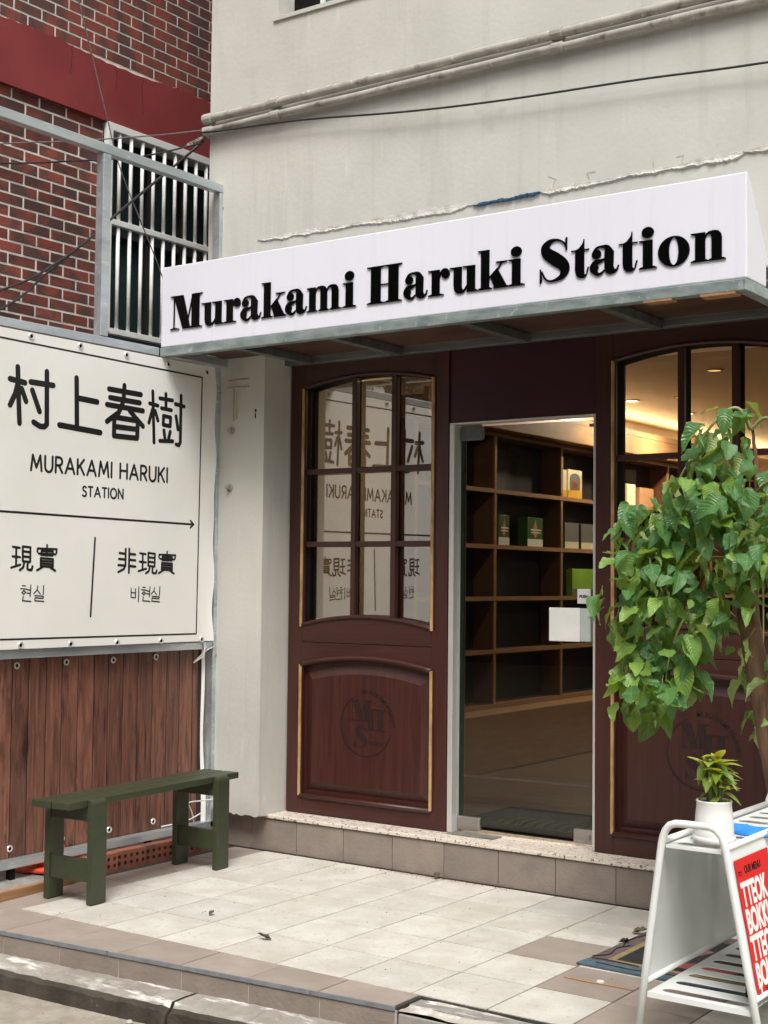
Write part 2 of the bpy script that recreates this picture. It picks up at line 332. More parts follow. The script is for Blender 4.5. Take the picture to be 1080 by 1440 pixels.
def piece(name, me, wloc, parent, rot=None, scl=None):
    """one of many alike pieces: shares its mesh"""
    o = bpy.data.objects.new(name, me); place(o, parent, wloc)
    if rot is not None:
        o.rotation_mode = 'QUATERNION' if len(rot) == 4 else 'XYZ'
        if len(rot) == 4: o.rotation_quaternion = rot
        else: o.rotation_euler = rot
    if scl is not None: o.scale = scl if hasattr(scl, '__len__') else (scl,) * 3
    return o
def B(*a): return MB().box(*a)
def capsule(a, b, r, k=6):
    """2-d outline of a thick stroke with round ends"""
    d = math.atan2(b[1] - a[1], b[0] - a[0]); out = []
    for i in range(k + 1): t = d - math.pi / 2 + math.pi * i / k; out.append((b[0] + r * math.cos(t), b[1] + r * math.sin(t)))
    for i in range(k + 1): t = d + math.pi / 2 + math.pi * i / k; out.append((a[0] + r * math.cos(t), a[1] + r * math.sin(t)))
    return out
def ell(cx, cy, rx, ry, k=36): return [(cx + rx * math.cos(2 * math.pi * i / k), cy + ry * math.sin(2 * math.pi * i / k)) for i in range(k)]
def catmull(P, n=8):
    out = []; m = len(P)
    for i in range(m - 1):
        a, b, c, d = P[max(i - 1, 0)], P[i], P[i + 1], P[min(i + 2, m - 1)]
        for j in range(n):
            t = j / n
            out.append(tuple(.5 * (2 * b[q] + (c[q] - a[q]) * t + (2 * a[q] - 5 * b[q] + 4 * c[q] - d[q]) * t * t + (3 * b[q] - a[q] - 3 * c[q] + d[q]) * t ** 3) for q in range(len(b))))
    out.append(tuple(P[-1])); return out
def text_mesh(body, size, depth=.0, bold=0.0, align='LEFT'):
    cu = bpy.data.curves.new("text", 'FONT'); cu.body = body; cu.size = size; cu.extrude = depth; cu.offset = bold; cu.align_x = align; cu.resolution_u = 4
    o = bpy.data.objects.new("text", cu); C.objects.link(o); me = bpy.data.meshes.new_from_object(o)
    C.objects.unlink(o); bpy.data.objects.remove(o); return me
def warp(me, fn):
    for v in me.vertices: v.co = fn(v.co.x, v.co.y, v.co.z)
    return me
STROKES= [('village',0.0112,[[(4.15,2.298),(4.236,2.29)],[(4.192,2.357),(4.2,2.232),(4.209,2.103)],[(4.192,2.274),(4.181,2.234),(4.153,2.18)],[(4.217,2.261),(4.244,2.206)],[(4.269,2.298),(4.403,2.298)],[(4.363,2.357),(4.369,2.113),(4.354,2.1),(4.328,2.1),(4.291,2.115)],[(4.279,2.261),(4.324,2.168)]]),('above',0.0117,[[(4.546,2.35),(4.554,2.122)],[(4.561,2.256),(4.68,2.251)],[(4.446,2.117),(4.704,2.105)]]),('spring',0.0111,[[(4.756,2.323),(4.972,2.32)],[(4.764,2.282),(4.965,2.278)],[(4.744,2.246),(4.988,2.24)],[(4.858,2.352),(4.854,2.277),(4.824,2.216),(4.746,2.164)],[(4.897,2.231),(4.99,2.163)],[(4.794,2.183),(4.794,2.098),(4.951,2.1),(4.954,2.19)],[(4.798,2.19),(4.951,2.187)],[(4.799,2.144),(4.95,2.144)]]),('tree',0.0085,[[(5.055,2.346),(5.07,2.089)],[(5.034,2.283),(5.093,2.278)],[(5.055,2.255),(5.031,2.185)],[(5.074,2.25),(5.095,2.202)],[(5.106,2.317),(5.198,2.316)],[(5.149,2.344),(5.151,2.268)],[(5.119,2.268),(5.191,2.265)],[(5.134,2.23),(5.186,2.227),(5.184,2.182),(5.133,2.185),(5.134,2.23)],[(5.139,2.156),(5.147,2.118)],[(5.185,2.154),(5.174,2.118)],[(5.111,2.101),(5.204,2.107)],[(5.219,2.3),(5.284,2.294)],[(5.26,2.347),(5.26,2.106),(5.249,2.09),(5.23,2.093)],[(5.225,2.237),(5.241,2.171)]]),('present',0.0047,[[(4.188,1.541),(4.227,1.537)],[(4.187,1.498),(4.229,1.495)],[(4.181,1.447),(4.232,1.461)],[(4.207,1.54),(4.208,1.456)],[(4.244,1.544),(4.289,1.541),(4.289,1.474),(4.246,1.477),(4.244,1.544)],[(4.244,1.522),(4.288,1.519)],[(4.245,1.499),(4.289,1.496)],[(4.255,1.473),(4.249,1.449),(4.23,1.437)],[(4.275,1.471),(4.273,1.444),(4.281,1.438),(4.298,1.438),(4.303,1.454)]]),('real',0.0044,[[(4.387,1.554),(4.387,1.542)],[(4.33,1.522),(4.332,1.537),(4.446,1.536),(4.444,1.518)],[(4.355,1.526),(4.423,1.525),(4.421,1.506),(4.353,1.508),(4.355,1.526)],[(4.338,1.514),(4.439,1.512)],[(4.388,1.527),(4.387,1.505)],[(4.351,1.493),(4.424,1.49),(4.424,1.453),(4.351,1.456),(4.351,1.493)],[(4.352,1.48),(4.423,1.478)],[(4.352,1.468),(4.424,1.465)],[(4.362,1.452),(4.33,1.437)],[(4.408,1.451),(4.439,1.436)]]),('not',0.0052,[[(4.888,1.548),(4.888,1.466),(4.877,1.449),(4.841,1.434)],[(4.912,1.549),(4.912,1.431)],[(4.847,1.527),(4.884,1.524)],[(4.844,1.498),(4.885,1.496)],[(4.84,1.468),(4.886,1.466)],[(4.915,1.524),(4.953,1.522)],[(4.916,1.495),(4.954,1.493)],[(4.916,1.465),(4.955,1.462)]]),('present',0.0047,[[(4.986,1.529),(5.026,1.525)],[(4.984,1.487),(5.028,1.484)],[(4.978,1.44),(5.031,1.453)],[(5.006,1.527),(5.005,1.448)],[(5.044,1.532),(5.091,1.528),(5.09,1.464),(5.045,1.467),(5.044,1.532)],[(5.044,1.51),(5.09,1.507)],[(5.045,1.488),(5.091,1.485)],[(5.056,1.464),(5.049,1.441),(5.029,1.43)],[(5.076,1.462),(5.074,1.436),(5.082,1.431),(5.1,1.431),(5.105,1.445)]]),('real',0.0043,[[(5.178,1.541),(5.178,1.53)],[(5.12,1.511),(5.122,1.525),(5.239,1.524),(5.236,1.507)],[(5.145,1.515),(5.215,1.513),(5.213,1.496),(5.143,1.498),(5.145,1.515)],[(5.127,1.504),(5.231,1.502)],[(5.179,1.515),(5.178,1.495)],[(5.141,1.484),(5.216,1.481),(5.216,1.447),(5.14,1.449),(5.141,1.484)],[(5.141,1.472),(5.215,1.47)],[(5.141,1.46),(5.215,1.458)],[(5.152,1.446),(5.119,1.431)],[(5.199,1.445),(5.23,1.43)]]),('hyeon',0.0024,[[(4.248,1.366),(4.265,1.365)],[(4.238,1.353),(4.274,1.35)],[(4.256,1.344),(4.267,1.336),(4.256,1.327),(4.245,1.335),(4.256,1.344)],[(4.296,1.369),(4.293,1.317)],[(4.276,1.348),(4.293,1.346)],[(4.275,1.333),(4.293,1.331)],[(4.253,1.317),(4.25,1.298),(4.297,1.295)]]),('sil',0.0024,[[(4.337,1.365),(4.333,1.346),(4.314,1.33)],[(4.333,1.348),(4.353,1.328)],[(4.372,1.367),(4.37,1.326)],[(4.321,1.321),(4.371,1.318),(4.37,1.308),(4.322,1.311),(4.321,1.298),(4.374,1.294)]]),('bi',0.0026,[[(4.93,1.354),(4.93,1.31),(4.96,1.308),(4.96,1.353)],[(4.93,1.334),(4.959,1.332)],[(4.983,1.362),(4.981,1.289)]]),('hyeon',0.0026,[[(5.01,1.36),(5.027,1.359)],[(5.0,1.348),(5.037,1.345)],[(5.018,1.338),(5.03,1.331),(5.018,1.322),(5.006,1.33),(5.018,1.338)],[(5.06,1.362),(5.057,1.312)],[(5.04,1.342),(5.059,1.34)],[(5.038,1.328),(5.058,1.326)],[(5.014,1.312),(5.011,1.293),(5.062,1.29)]]),('sil',0.0026,[[(5.093,1.358),(5.087,1.341),(5.07,1.326)],[(5.089,1.341),(5.107,1.323)],[(5.131,1.363),(5.127,1.32)],[(5.076,1.315),(5.127,1.312),(5.125,1.302),(5.076,1.306),(5.075,1.291),(5.129,1.287)]]),('rule',0.0042,[[(4.112,1.699),(4.668,1.693),(5.369,1.687)]]),('arrow',0.0044,[[(5.347,1.705),(5.37,1.687),(5.347,1.669)]]),('divider',0.0045,[[(4.684,1.596),(4.665,1.221)]])]

# ================================================================== THE SETTING
road = tag(add("road", B(-40, 40, -40, 3.75, -.45, -.172), asphalt), kind="structure")
back_ground = tag(add("ground", B(-9, 3, 3.95, 5.7, -.4, -.012), rough_conc), kind="structure")
EX0, EY0, ES = -2.654, 3.868, .0731
edge = lambda x: EY0 + (x - EX0) * ES
tag(add("road_marking", B(-14, -.6, 1.70, 1.82, -.2, -.168), M("worn_road_paint", (.7, .69, .66), (.4, .38, .34), scale=9, rough=.8, world=True)), kind="structure")
tag(add("concrete_pad", MB().poly([(-5.45, 3.98), (-4.862, 3.98), (-4.925, 4.61), (-5.45, 4.61)], lambda u, v, d: (u, v, d if d < 0 else (.034 if u > -5 else .074)), -.2, .034), rough_conc), kind="structure")
# --- tiled platform
plat = tag(add("platform", MB().poly([(-5.35, edge(-5.35) + .012), (EX0, EY0 + .012), (EX0, 4.022), (1.2, 4.022), (1.2, 5.668), (-5.35, 5.668)], lambda u, v, d: (u, v, d), -.16, -.004), grout), kind="structure")
P0, PX, PY = -2.7, .3, .322
tiles = {}
def tile(name, x0, x1, y0, y1, z, th, m, c=.0009):
    key = (round(x1 - x0, 4), round(y1 - y0, 4), m.name, th)
    if key not in tiles:
        hx, hy = (x1 - x0) / 2, (y1 - y0) / 2
        me = MB().chbox(-hx, hx, -hy, hy, -th, 0, c).mesh(name); me.materials.append(m); tiles[key] = me
    return piece(name, tiles[key], ((x0 + x1) / 2, (y0 + y1) / 2, z), plat, rot=(random.uniform(-.0018, .0018), random.uniform(-.0018, .0018), random.uniform(-.002, .002)))
g = .0033
brown_cells = {(0, 2), (1, 1), (2, 0), (2, 1)}
for j in range(5):
    y0 = 4.03 + PY * j; y1 = min(y0 + PY, 5.655)
    for i in range(-8, 12):
        x0 = P0 + PX * i; x1 = x0 + PX
        if x1 > 1.0: continue
        xa = max(x0, -4.70)
        if x1 - xa < .05: continue
        br = (i, j) in brown_cells
        tile("floor_tile", xa + g, x1 - g, y0 + g, y1 - g, 0, .012, tile_b if br else tile_m)
for j in range(5):                              # the worn brown tiles beside the timber strip
    y0 = 4.03 + PY * j
    tile("floor_tile", -4.90, -4.70 - g, y0 + g, min(y0 + PY, 5.655) - g, -.001, .012, tile_b)
def quad_tile(name, pts, z0, z1, m, parent=plat):
    return add(name, MB().poly(pts, lambda u, v, d: (u, v, d), z0, z1), m, parent, bev=.0015, seg=1)
for i in range(-9, 1):
    x0 = P0 + PX * i + .035 + g; x1 = x0 + PX - 2 * g
    if i == -9: x0 = -5.30
    x1 = min(x1, EX0 - .002)
    if x1 - x0 < .03: continue
    quad_tile("border_tile", [(x0, edge(x0) + .004), (x1, edge(x1) + .004), (x1, 4.028), (x0, 4.028)], -.012, .0005 + random.uniform(-.0006, .0006), tile_b)
# grey plastic edging along the platform lip, in lengths
cuts = [-5.30, -3.905, -2.99, EX0 + .001]
for a, b in zip(cuts, cuts[1:]):
    add("edge_strip", MB().poly([(a + .002, edge(a) - .005), (b - .002, edge(b) - .005), (b - .002, edge(b) + .003), (a + .002, edge(a) + .003)], lambda u, v, d: (u, v, d), -.014, .0025), strip_m, plat, bev=.0015)
RB = -.088
for i in range(-9, 1):
    x0 = -2.675 + PX * (i - 1) + .02; x1 = x0 + PX
    x0 = max(x0, -5.30); x1 = min(x1, EX0)
    add("riser_tile", MB().poly([(x0 + .002, edge(x0)), (x1 - .002, edge(x1)), (x1 - .002, edge(x1) + .011), (x0 + .002, edge(x0) + .011)], lambda u, v, d: (u, v, d), RB, -.0155), tile_r, plat, bev=.0012, seg=1)
add("riser_grout", MB().poly([(-5.3, edge(-5.3) + .003), (EX0, edge(EX0) + .003), (EX0, edge(EX0) + .012), (-5.3, edge(-5.3) + .012)], lambda u, v, d: (u, v, d), RB - .01, -.015), grout_w, plat)
# the broken stretch to the right: bare mortar bed and a grey front tile
mb = MB(); nx, ny = 60, 8; X0, X1 = EX0 + .006, 1.15
for j in range(ny + 1):
    for i in range(nx + 1):
        x = X0 + (X1 - X0) * i / nx; yb = 3.885 if x > -2.55 else 3.875
        y = yb + (4.026 - yb) * j / ny
        mb.v.append((x, y, -.014 + random.uniform(-.004, .0045) + (.004 if j == ny else 0)))
for j in range(ny):
    for i in range(nx): a = j * (nx + 1) + i; mb.f.append([a, a + 1, a + nx + 2, a + nx + 1])
mortar_bed = M("bare_mortar_bed", (.40, .36, .31), (.5, .46, .40), scale=14, rough=.95, bump=.5, world=True, spots=[((.76, .74, .7), 7, .52, .05, .95), ((.3, .26, .22), 3, .55, .1, .7), ((.3, .14, .06), 16, .66, .1, .5)])
add("mortar_bed", mb, mortar_bed, plat)
for i in range(0, 12):
    x0 = EX0 + .008 + .31 * i; x1 = x0 + .306
    add("riser_tile", B(x0, x1, 3.872, 3.885, -.1, -.022), M("grey_front_tile", (.25, .235, .21), (.32, .3, .27), scale=10, rough=.8, bump=.3, world=True) if i == 0 else bpy.data.materials["grey_front_tile"], plat, bev=.003)
# --- concrete kerb along the platform
kerb = tag(add("kerb", B(-5.6, -5.5, 3.4, 3.5, -.4, -.3), kerb_dark), kind="structure")
def kfront(x): return edge(x) - .145 + .012 * math.sin(x * 2.3)
def kerb_stone(x0, x1, n, drop=0):
    top = MB(); side = MB(); rows = []
    for i in range(n + 1):
        x = x0 + (x1 - x0) * i / n; yf = kfront(x) + random.uniform(-.0018, .0018); yb = edge(x) + .002
        chip = random.choice([0, 0, 0, 0, .003, .006]) if 0 < i < n else .018
        rows.append([(x, yb, RB + .001 + random.uniform(-.001, .002)), (x, yb - .05, RB - .001 + random.uniform(-.003, .003)), (x, yf + .04, RB - .006 + random.uniform(-.004, .004)),
                     (x, yf + .012 + chip, RB - .012 - chip * .5 + random.uniform(-.002, .002)), (x, yf - .002 + chip * .3, RB - .026 - chip - drop * .2), (x, yf - .005, -.3)])
    for c in range(3):
        top.strip([r[c] for r in rows], [r[c + 1] for r in rows])
    for c in range(3, 5): side.strip([r[c] for r in rows], [r[c + 1] for r in rows])
    for q in (rows[0], rows[-1]):
        k = len(side.v); side.v += q + [(q[0][0], q[0][1], -.3)]; side.f.append([k + i for i in range(7)])
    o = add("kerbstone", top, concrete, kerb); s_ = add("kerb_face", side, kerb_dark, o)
    return o
kerb_stone(-5.5, -3.492, 90); kerb_stone(-3.478, -1.2, 100); kerb_stone(-1.19, 1.0, 60)
# --- step under the shop front
SZ = .187
step = tag(add("step", B(-5.1, 1.0, 5.668, 5.9, -.1, SZ - .022), grout_w), kind="structure")
for i in range(-8, 12):
    x0 = -4.507 + .2982 * (i + 6) - .2982 * 6; x0 = -4.507 + .2982 * (i)
    if x0 > .9 or x0 < -5.3: continue
    a = max(x0, -5.05)
    if x0 + .2982 - a < .03: continue
    add("riser_tile", B(a + .0018, x0 + .2964, 5.658, 5.669, .0, SZ - .024), tile_r, step, bev=.0012, seg=1)
add("sill_slab", B(-4.90, .9, 5.648, 5.96, SZ - .020, SZ), terrazzo, step, bev=.004)

# ================================================================== BUILDINGS
bld = thing("concrete_building", (-2, 5.8, 0), "beige rendered building with painted pipes above the shop front", "building")
W0 = 5.575
add("wall", B(-5.104, 2.5, W0, 5.74, 2.60, 4.36), beige, bld)
add("wall", B(-5.104, -4.636, W0, 6.1, 4.36, 7.5), beige, bld)
add("wall", B(-3.3, 2.5, W0, 6.1, 4.36, 7.5), beige, bld)
add("wall", B(-4.636, -3.3, W0, 6.1, 5.6, 7.5), beige, bld)
add("wall", B(-5.104, -5.0, 5.74, 14.6, -.1, 7.5), beige, bld)
add("wall", B(-5.0, 2.5, 5.82, 6.1, 2.80, 4.36), beige, bld)
add("window_sill", B(-4.66, -3.28, W0 - .012, 5.72, 4.345, 4.366), beige, bld)
wn = add("window", MB().box(-4.50, -4.44, 5.70, 5.74, 4.366, 5.6).box(-4.44, -4.425, 5.69, 5.74, 4.366, 5.6).box(-4.636, -4.50, 5.71, 5.8, 4.366, 5.6), black_m, bld)
add("window_frame", B(-4.437, -4.417, 5.68, 5.70, 4.366, 5.6), white_metal, wn)
add("pane", B(-4.425, -3.3, 5.715, 5.722, 4.366, 5.6), M("teal_pane", (.10, .22, .20), (.16, .3, .28), scale=1.5, rough=.1), wn)
def pillar(x0, x1, mirror=False):
    mb = MB(); n = 22
    lo = lambda x: SZ - .004 + random.uniform(-.006, .006)
    rows = []
    for i in range(n + 1):
        x = x0 + (x1 - x0) * i / n
        z = lo(x) + (.07 * max(0, 1 - (x - x0) / .12) ** .5 if x < x0 + .12 else 0) if not mirror else lo(x)
        rows.append([(x, W0, z), (x, W0, z + .02), (x, W0, 2.604)])
    for c in range(2): mb.strip([r[c] for r in rows], [r[c + 1] for r in rows])
    side = [[(x1, W0 + .24 * i / n, lo(0)), (x1, W0 + .24 * i / n, .25), (x1, W0 + .24 * i / n, 2.604)] for i in range(n + 1)]
    side[0][0] = rows[-1][0]
    for c in range(2): mb.strip([r[c] for r in side], [r[c + 1] for r in side])
    mb.strip([r[0] for r in rows], [(r[0][0], 5.66, r[0][2]) for r in rows])
    mb.strip([(x0, W0, .25), (x0, W0, 2.604)], [(x0, 5.8, .25), (x0, 5.8, 2.604)])
    return mb
add("pillar", pillar(-5.104, -4.693), beige, bld)
add("pillar", B(-1.87, -1.45, W0, 5.82, SZ, 2.604), beige, bld)
add("wall", B(-1.45, 2.5, W0 + .05, 5.82, -.1, 2.604), beige, bld)
# old fixings on the pillar
mb = MB()
for (x, z) in ((-4.914, 2.191), (-4.923, 1.888)): mb.tube([(x, W0 + .005, z), (x + .002, W0 - .03, z + .001)], .011, 8); mb.tube([(x, W0 + .002, z), (x, W0 - .006, z)], .022, 10)
add("anchor_bolt", mb, pipe_m, bld)
mb = MB()
mb.box(-4.945, -4.80, W0 - .004, W0 + .001, 2.455, 2.462).box(-4.945, -4.80, W0 - .004, W0 + .001, 2.418, 2.424).box(-4.905, -4.898, W0 - .004, W0 + .001, 2.24, 2.418).box(-4.885, -4.879, W0 - .003, W0 + .001, 2.25, 2.40)
add("glue_mark", mb, M("old_glue", (.36, .3, .2), (.44, .38, .28), scale=30, rough=.9), bld)
add("anchor_hole", MB().poly(ell(-4.75, 2.29, .006, .009, 10), lambda u, v, d: (u, d, v), W0 - .0012, W0 + .01).poly(ell(-4.752, 2.262, .0045, .016, 10), lambda u, v, d: (u, d, v), W0 - .0008, W0 + .01), black_m, bld)
# pipes
for z0, z1, r in ((3.893, 3.901, .0225), (3.828, 3.842, .0185)):
    pts = [(-5.10 + i * .2, W0 - .035 + random.uniform(-.002, .002), z0 + (z1 - z0) * i / 37 + random.uniform(-.002, .002)) for i in range(38)]
    pts = [(-5.118, W0 + .12, z0 - .012), (-5.125, W0 + .03, z0 - .006), (-5.113, W0 - .022, z0 - .002)] + pts
    p = add("pipe", MB().tube(catmull(pts, 4), r, 12), pipe_m, bld, smooth=True)
    for x in (-5.085, -4.62, -2.96, -1.2):
        k = add("pipe_coupling", MB().tube([(x - .03, W0 - .035, z0 + (z1 - z0) * (x + 5.1) / 7.4), (x + .03, W0 - .035, z0 + (z1 - z0) * (x + 5.13) / 7.4)], [r * 1.32, r * 1.28], 12), pipe_m, p, bev=.003)
# torn strip of sealant left by an old awning: a thin skin with frayed edges and a curled lower lip
def ragged(x0, x1, z0, z1, n, hmin, hmax, lift, seed):
    rr = random.Random(seed); h = (hmin + hmax) / 2; m_ = MB(); rows = []; sh = 0
    for i in range(n + 1):
        x = x0 + (x1 - x0) * i / n; z = z0 + (z1 - z0) * i / n; h += rr.uniform(-.006, .006); h = min(hmax, max(hmin, h)); sh = sh * .9 + rr.uniform(-.0016, .0016); e = min(1, i / 6, (n - i) / 6 + .1)
        up = z + sh + h * .5 * e + rr.uniform(0, .003); lo_ = z + sh - h * .5 * e
        rows.append([(x, W0 + .001, up), (x, W0 - .0025, up - .001), (x, W0 - .003, (up + lo_) / 2), (x, W0 - .0035 - lift * rr.uniform(.2, 1), lo_ + .002), (x, W0 - .003, lo_ - .002 - rr.uniform(0, .002)), (x, W0 + .001, lo_ - .001)])
    for c in range(5): m_.strip([r[c] for r in rows], [r[c + 1] for r in rows])
    return m_
add("torn_sealant", ragged(-4.75, -3.42, 3.190, 3.184, 150, .010, .036, .006, 1), seal_m, bld)
add("torn_sealant", ragged(-3.06, -2.09, 3.186, 3.207, 116, .012, .036, .010, 2), seal_m, bld)
add("torn_sealant", ragged(-2.10, -1.2, 3.212, 3.222, 90, .016, .034, .010, 3), seal_m, bld)
add("blue_film_scrap", ragged(-3.42, -3.06, 3.180, 3.190, 40, .012, .034, .016, 4), blue_film, bld)
mb = MB(); rk = random.Random(8)
for k in range(4):
    x = -2.95 + .21 * k + rk.uniform(-.09, .09); mb.tube([(x, W0 - .001, 3.21 + .02 * k / 9), (x + rk.uniform(-.02, .02), W0 - .003, 3.24 + .02 * k / 9), (x + rk.uniform(-.03, .03), W0 - .001, 3.235 + rk.uniform(0, .03))], .0009, 4)
add("sealant_thread", mb, pipe_m, bld)

# ---- brick building at the far left
bb = thing("brick_building", (-6.2, 5.6, 0), "dark red brick building with a painted red band and barred window", "building")
XB_ = -6.108
add("wall", MB().box(-6.4, XB_, 3.0, 5.735, -.2, 4.118).box(-6.4, XB_, 5.735, 7.6, -.2, 2.752).box(-6.4, XB_, 6.90, 7.6, 2.752, 4.118).box(-6.4, XB_, 3.0, 7.6, 4.12, 7.0), mortar, bb)
import bpy_extras.object_utils as bou
bpy.context.view_layer.update()
scene.render.resolution_x, scene.render.resolution_y = 768, 1024
def inframe(p, m=.03):
    q = bou.world_to_camera_view(scene, cam, Vector(p)); return q.z > 0 and -m < q.x < 1 + m and -m < q.y < 1 + m
bm_ = MB().chbox(-.0938, .0938, -.0268, .0268, 0, .0068, .0015).mesh("brick"); bm_.materials.append(brick_m)
half = MB().chbox(-.044, .044, -.027, .027, 0, .0068, .0015).mesh("half_brick"); half.materials.append(brick_m)
rest = MB(); nbr = 0
rotq = Euler((R_(90), 0, R_(90)))
def brick_at(y, z):
    global nbr
    vis = any(inframe((-6.1, y + a, z + b)) for a in (-.1, .1) for b in (-.03, .03)) and y < 6.75
    if vis and nbr < 300:
        piece("brick", bm_, (XB_ - .004 + random.uniform(-.001, .0012), y, z), bb, rot=(R_(90) + random.uniform(-.006, .006), 0, R_(90))); nbr += 1
    else: rest.box(XB_ - .004, XB_ + .0028, y - .0938, y + .0938, z - .0268, z + .0268)
for k in range(0, 63):
    z = 4.057 - .0662 * k + .0331
    off = 5.145 if k % 2 == 0 else 5.045
    for i in range(-11, 10):
        y = off + .2 * i
        if z > 2.74 and y + .0955 > 5.735:
            if 5.735 - (y - .0955) > .03 and y < 5.83:
                w_ = 5.733 - (y - .0955); piece("brick", bm_, (XB_ - .004, y - .0955 + w_ / 2, z), bb, rot=(R_(90), 0, R_(90)), scl=(w_ / .191, 1, 1))
            continue
        if y < 3.1 or y > 7.3: continue
        brick_at(y, z)
for k in range(0, 22):
    z = 4.50 + .067 * k + .0335
    off = 5.047 + .1 if k % 2 == 0 else 5.047
    for i in range(-11, 11): 
        if 3.1 < off + .2 * i + .1 < 7.5: brick_at(off + .2 * i + .1, z)
tag(add("outer_bricks", rest, brick_m, bb), kind="stuff")
for i in range(14):                              # soldier course under the window
    piece("brick", half, (XB_ - .004, 5.76 + .068 * i, 2.796), bb, rot=(0, R_(90), 0), scl=(.95, 1, 1))
# painted render band, its top edge ragged over the bricks
A, Bq = [], []
for i in range(141):
    y = 3.2 + 4.2 * i / 140; A.append((XB_ + .034, y, 4.118)); Bq.append((XB_ + .034, y, 4.478 + .012 * math.sin(y * 5.1) + random.uniform(-.006, .006)))
mb = MB(); mb.strip(A, Bq); mb.strip([(XB_ - .01, p[1], 4.118) for p in A], A); mb.strip(Bq, [(XB_ - .01, p[1], p[2] + .018) for p in Bq])
add("painted_band", mb, band_m, bb)
crk = MB()
for y0, z0, L_ in ((5.445, 4.47, .16), (5.80, 4.46, .13), (6.02, 4.46, .22)):
    pts = [(XB_ + .0345, y0 + random.uniform(-.008, .008), z0 - L_ * i / 6) for i in range(7)]; crk.tube(pts, .0016, 4)
add("band_crack", crk, M("crack_line", (.05, .008, .008), rough=.9), bb)
win = add("window", MB().box(-6.32, -6.30, 5.735, 6.90, 2.84, 4.118), win_green, bb)
add("window_frame", MB().box(-6.30, -6.24, 5.735, 5.785, 2.84, 4.118).box(-6.30, -6.24, 6.24, 6.30, 2.84, 4.118).box(-6.30, -6.24, 6.55, 6.60, 2.84, 4.118).box(-6.30, -6.24, 5.785, 6.9, 3.50, 3.53), M("dark_sash", (.015, .017, .016), (.03, .03, .03), rough=.5), win)
add("reveal", MB().box(-6.30, XB_, 5.735, 6.9, 2.752, 2.838).box(-6.30, XB_, 6.86, 6.9, 2.84, 4.118), M("reveal_dark", (.05, .04, .036), rough=.9), win)
gr = add("window_grille", MB().box(-6.10, -6.06, 5.735, 5.775, 2.86, 4.116).box(-6.10, -6.06, 5.775, 6.9, 4.07, 4.116).box(-6.10, -6.06, 5.775, 6.9, 2.85, 2.885).box(-6.092, -6.06, 5.775, 6.9, 3.505, 3.54), white_metal, bb, bev=.003)
for i in range(11):
    y = 5.845 + .0955 * i
    for a, b in ((2.885, 3.505), (3.54, 4.07)):
        add("bar", MB().tube([(-6.08, y, a), (-6.08, y, b)], .0115, 10), grille_m, gr, smooth=True)

# ================================================================== STEEL FRAME, BANNER, TARP
XF = -5.0
fr = thing("steel_frame", (XF, 4.7, 0), "galvanised square tube frame standing in front of the brick wall, carrying the banner", "frame")
def rail(name, y0, y1, z0, z1, x0=XF - .05, x1=XF, m=galv): return add(name, B(x0, x1, y0, y1, z0, z1), m, fr, bev=.004)
rail("post", 5.548, 5.600, .10, 3.48); rail("post", 4.703, 4.755, 2.579, 3.478); rail("post", 3.80, 3.85, -.01, 3.48)
rail("rail", 3.80, 5.600, 3.482, 3.528); rail("rail", 3.852, 5.11, 2.533, 2.577); rail("rail", 5.165, 5.546, 2.533, 2.577); rail("rail", 3.852, 5.546, 1.036, 1.075); rail("rail", 3.852, 5.58, .095, .134)
for y in (4.235, 5.1): add("foot", B(XF - .04, XF - .012, y, y + .028, -.012, .094), black_m, fr)
mb = MB()
for y, z in ((5.574, 3.40), (5.574, 1.0), (5.574, .3), (5.574, 2.4)): mb.tube([(XF - .001, y, z), (XF + .004, y, z)], .006, 8)
add("screw", mb, steel, fr)

ring = MB(); ring.tube([(0, .0125 * math.cos(t), .0125 * math.sin(t)) for t in [2 * math.pi * i / 14 for i in range(14)]], .0042, 6, closed=True)
ring_me = ring.mesh("grommet"); ring_me.materials.append(alu)
hole_me = MB().poly(ell(0, 0, .0095, .0095, 12), lambda u, v, d: (d, u, v), -.0012, .0012).mesh("eyelet_hole"); hole_me.materials.append(black_m)
ban = thing("banner", (XF + .01, 4.7, 1.08), "white vinyl station-style banner with black Chinese characters on the steel frame", "banner")
XBn = XF + .012
mb = MB(); ny_, nz_ = 40, 40
ys = [3.86 + (5.43 - 3.86) * i / 24 for i in range(25)] + [5.43 + .1 * i / 8 for i in range(1, 9)]
zs = [1.080 + (2.526 - 1.080) * i / nz_ for i in range(nz_ + 1)]
for z in zs:
    for k, y in enumerate(ys):
        u = max(0, (y - 5.43) / .1); wv = math.sin(z * 6.1 + 1) * .5 + math.sin(z * 13.7) * .3
        e = .012 * math.sin(z * 4.2 + .6) - .018 * (1 - abs((z - 1.8) / .75))
        mb.v.append((XBn + u * u * (.012 * wv + .006), y + u * (e + .006 * math.sin(z * 19)), z))
n = len(ys)
for j in range(nz_):
    for i in range(n - 1): mb.f.append([j * n + i, j * n + i + 1, (j + 1) * n + i + 1, (j + 1) * n + i])
sh = add("vinyl_sheet", mb, banner_m, ban, smooth=True)
byz = lambda u, v, d: (d, u, v)
for nm, rad, sts in STROKES:
    mb = MB(); k = 0; rad *= 1.22
    for st in sts:
        if nm == 'rule': st = [(4.06, st[0][1])] + st[1:]
        for a, b in zip(st, st[1:]):
            mb.poly(capsule(a, b, rad, 6), byz, XBn + .0002, XBn + .0006 + .00006 * k); k += 1
    add({'rule': 'line', 'divider': 'line', 'arrow': 'arrow_head'}.get(nm, 'character'), mb, ink, ban)
mb = MB()
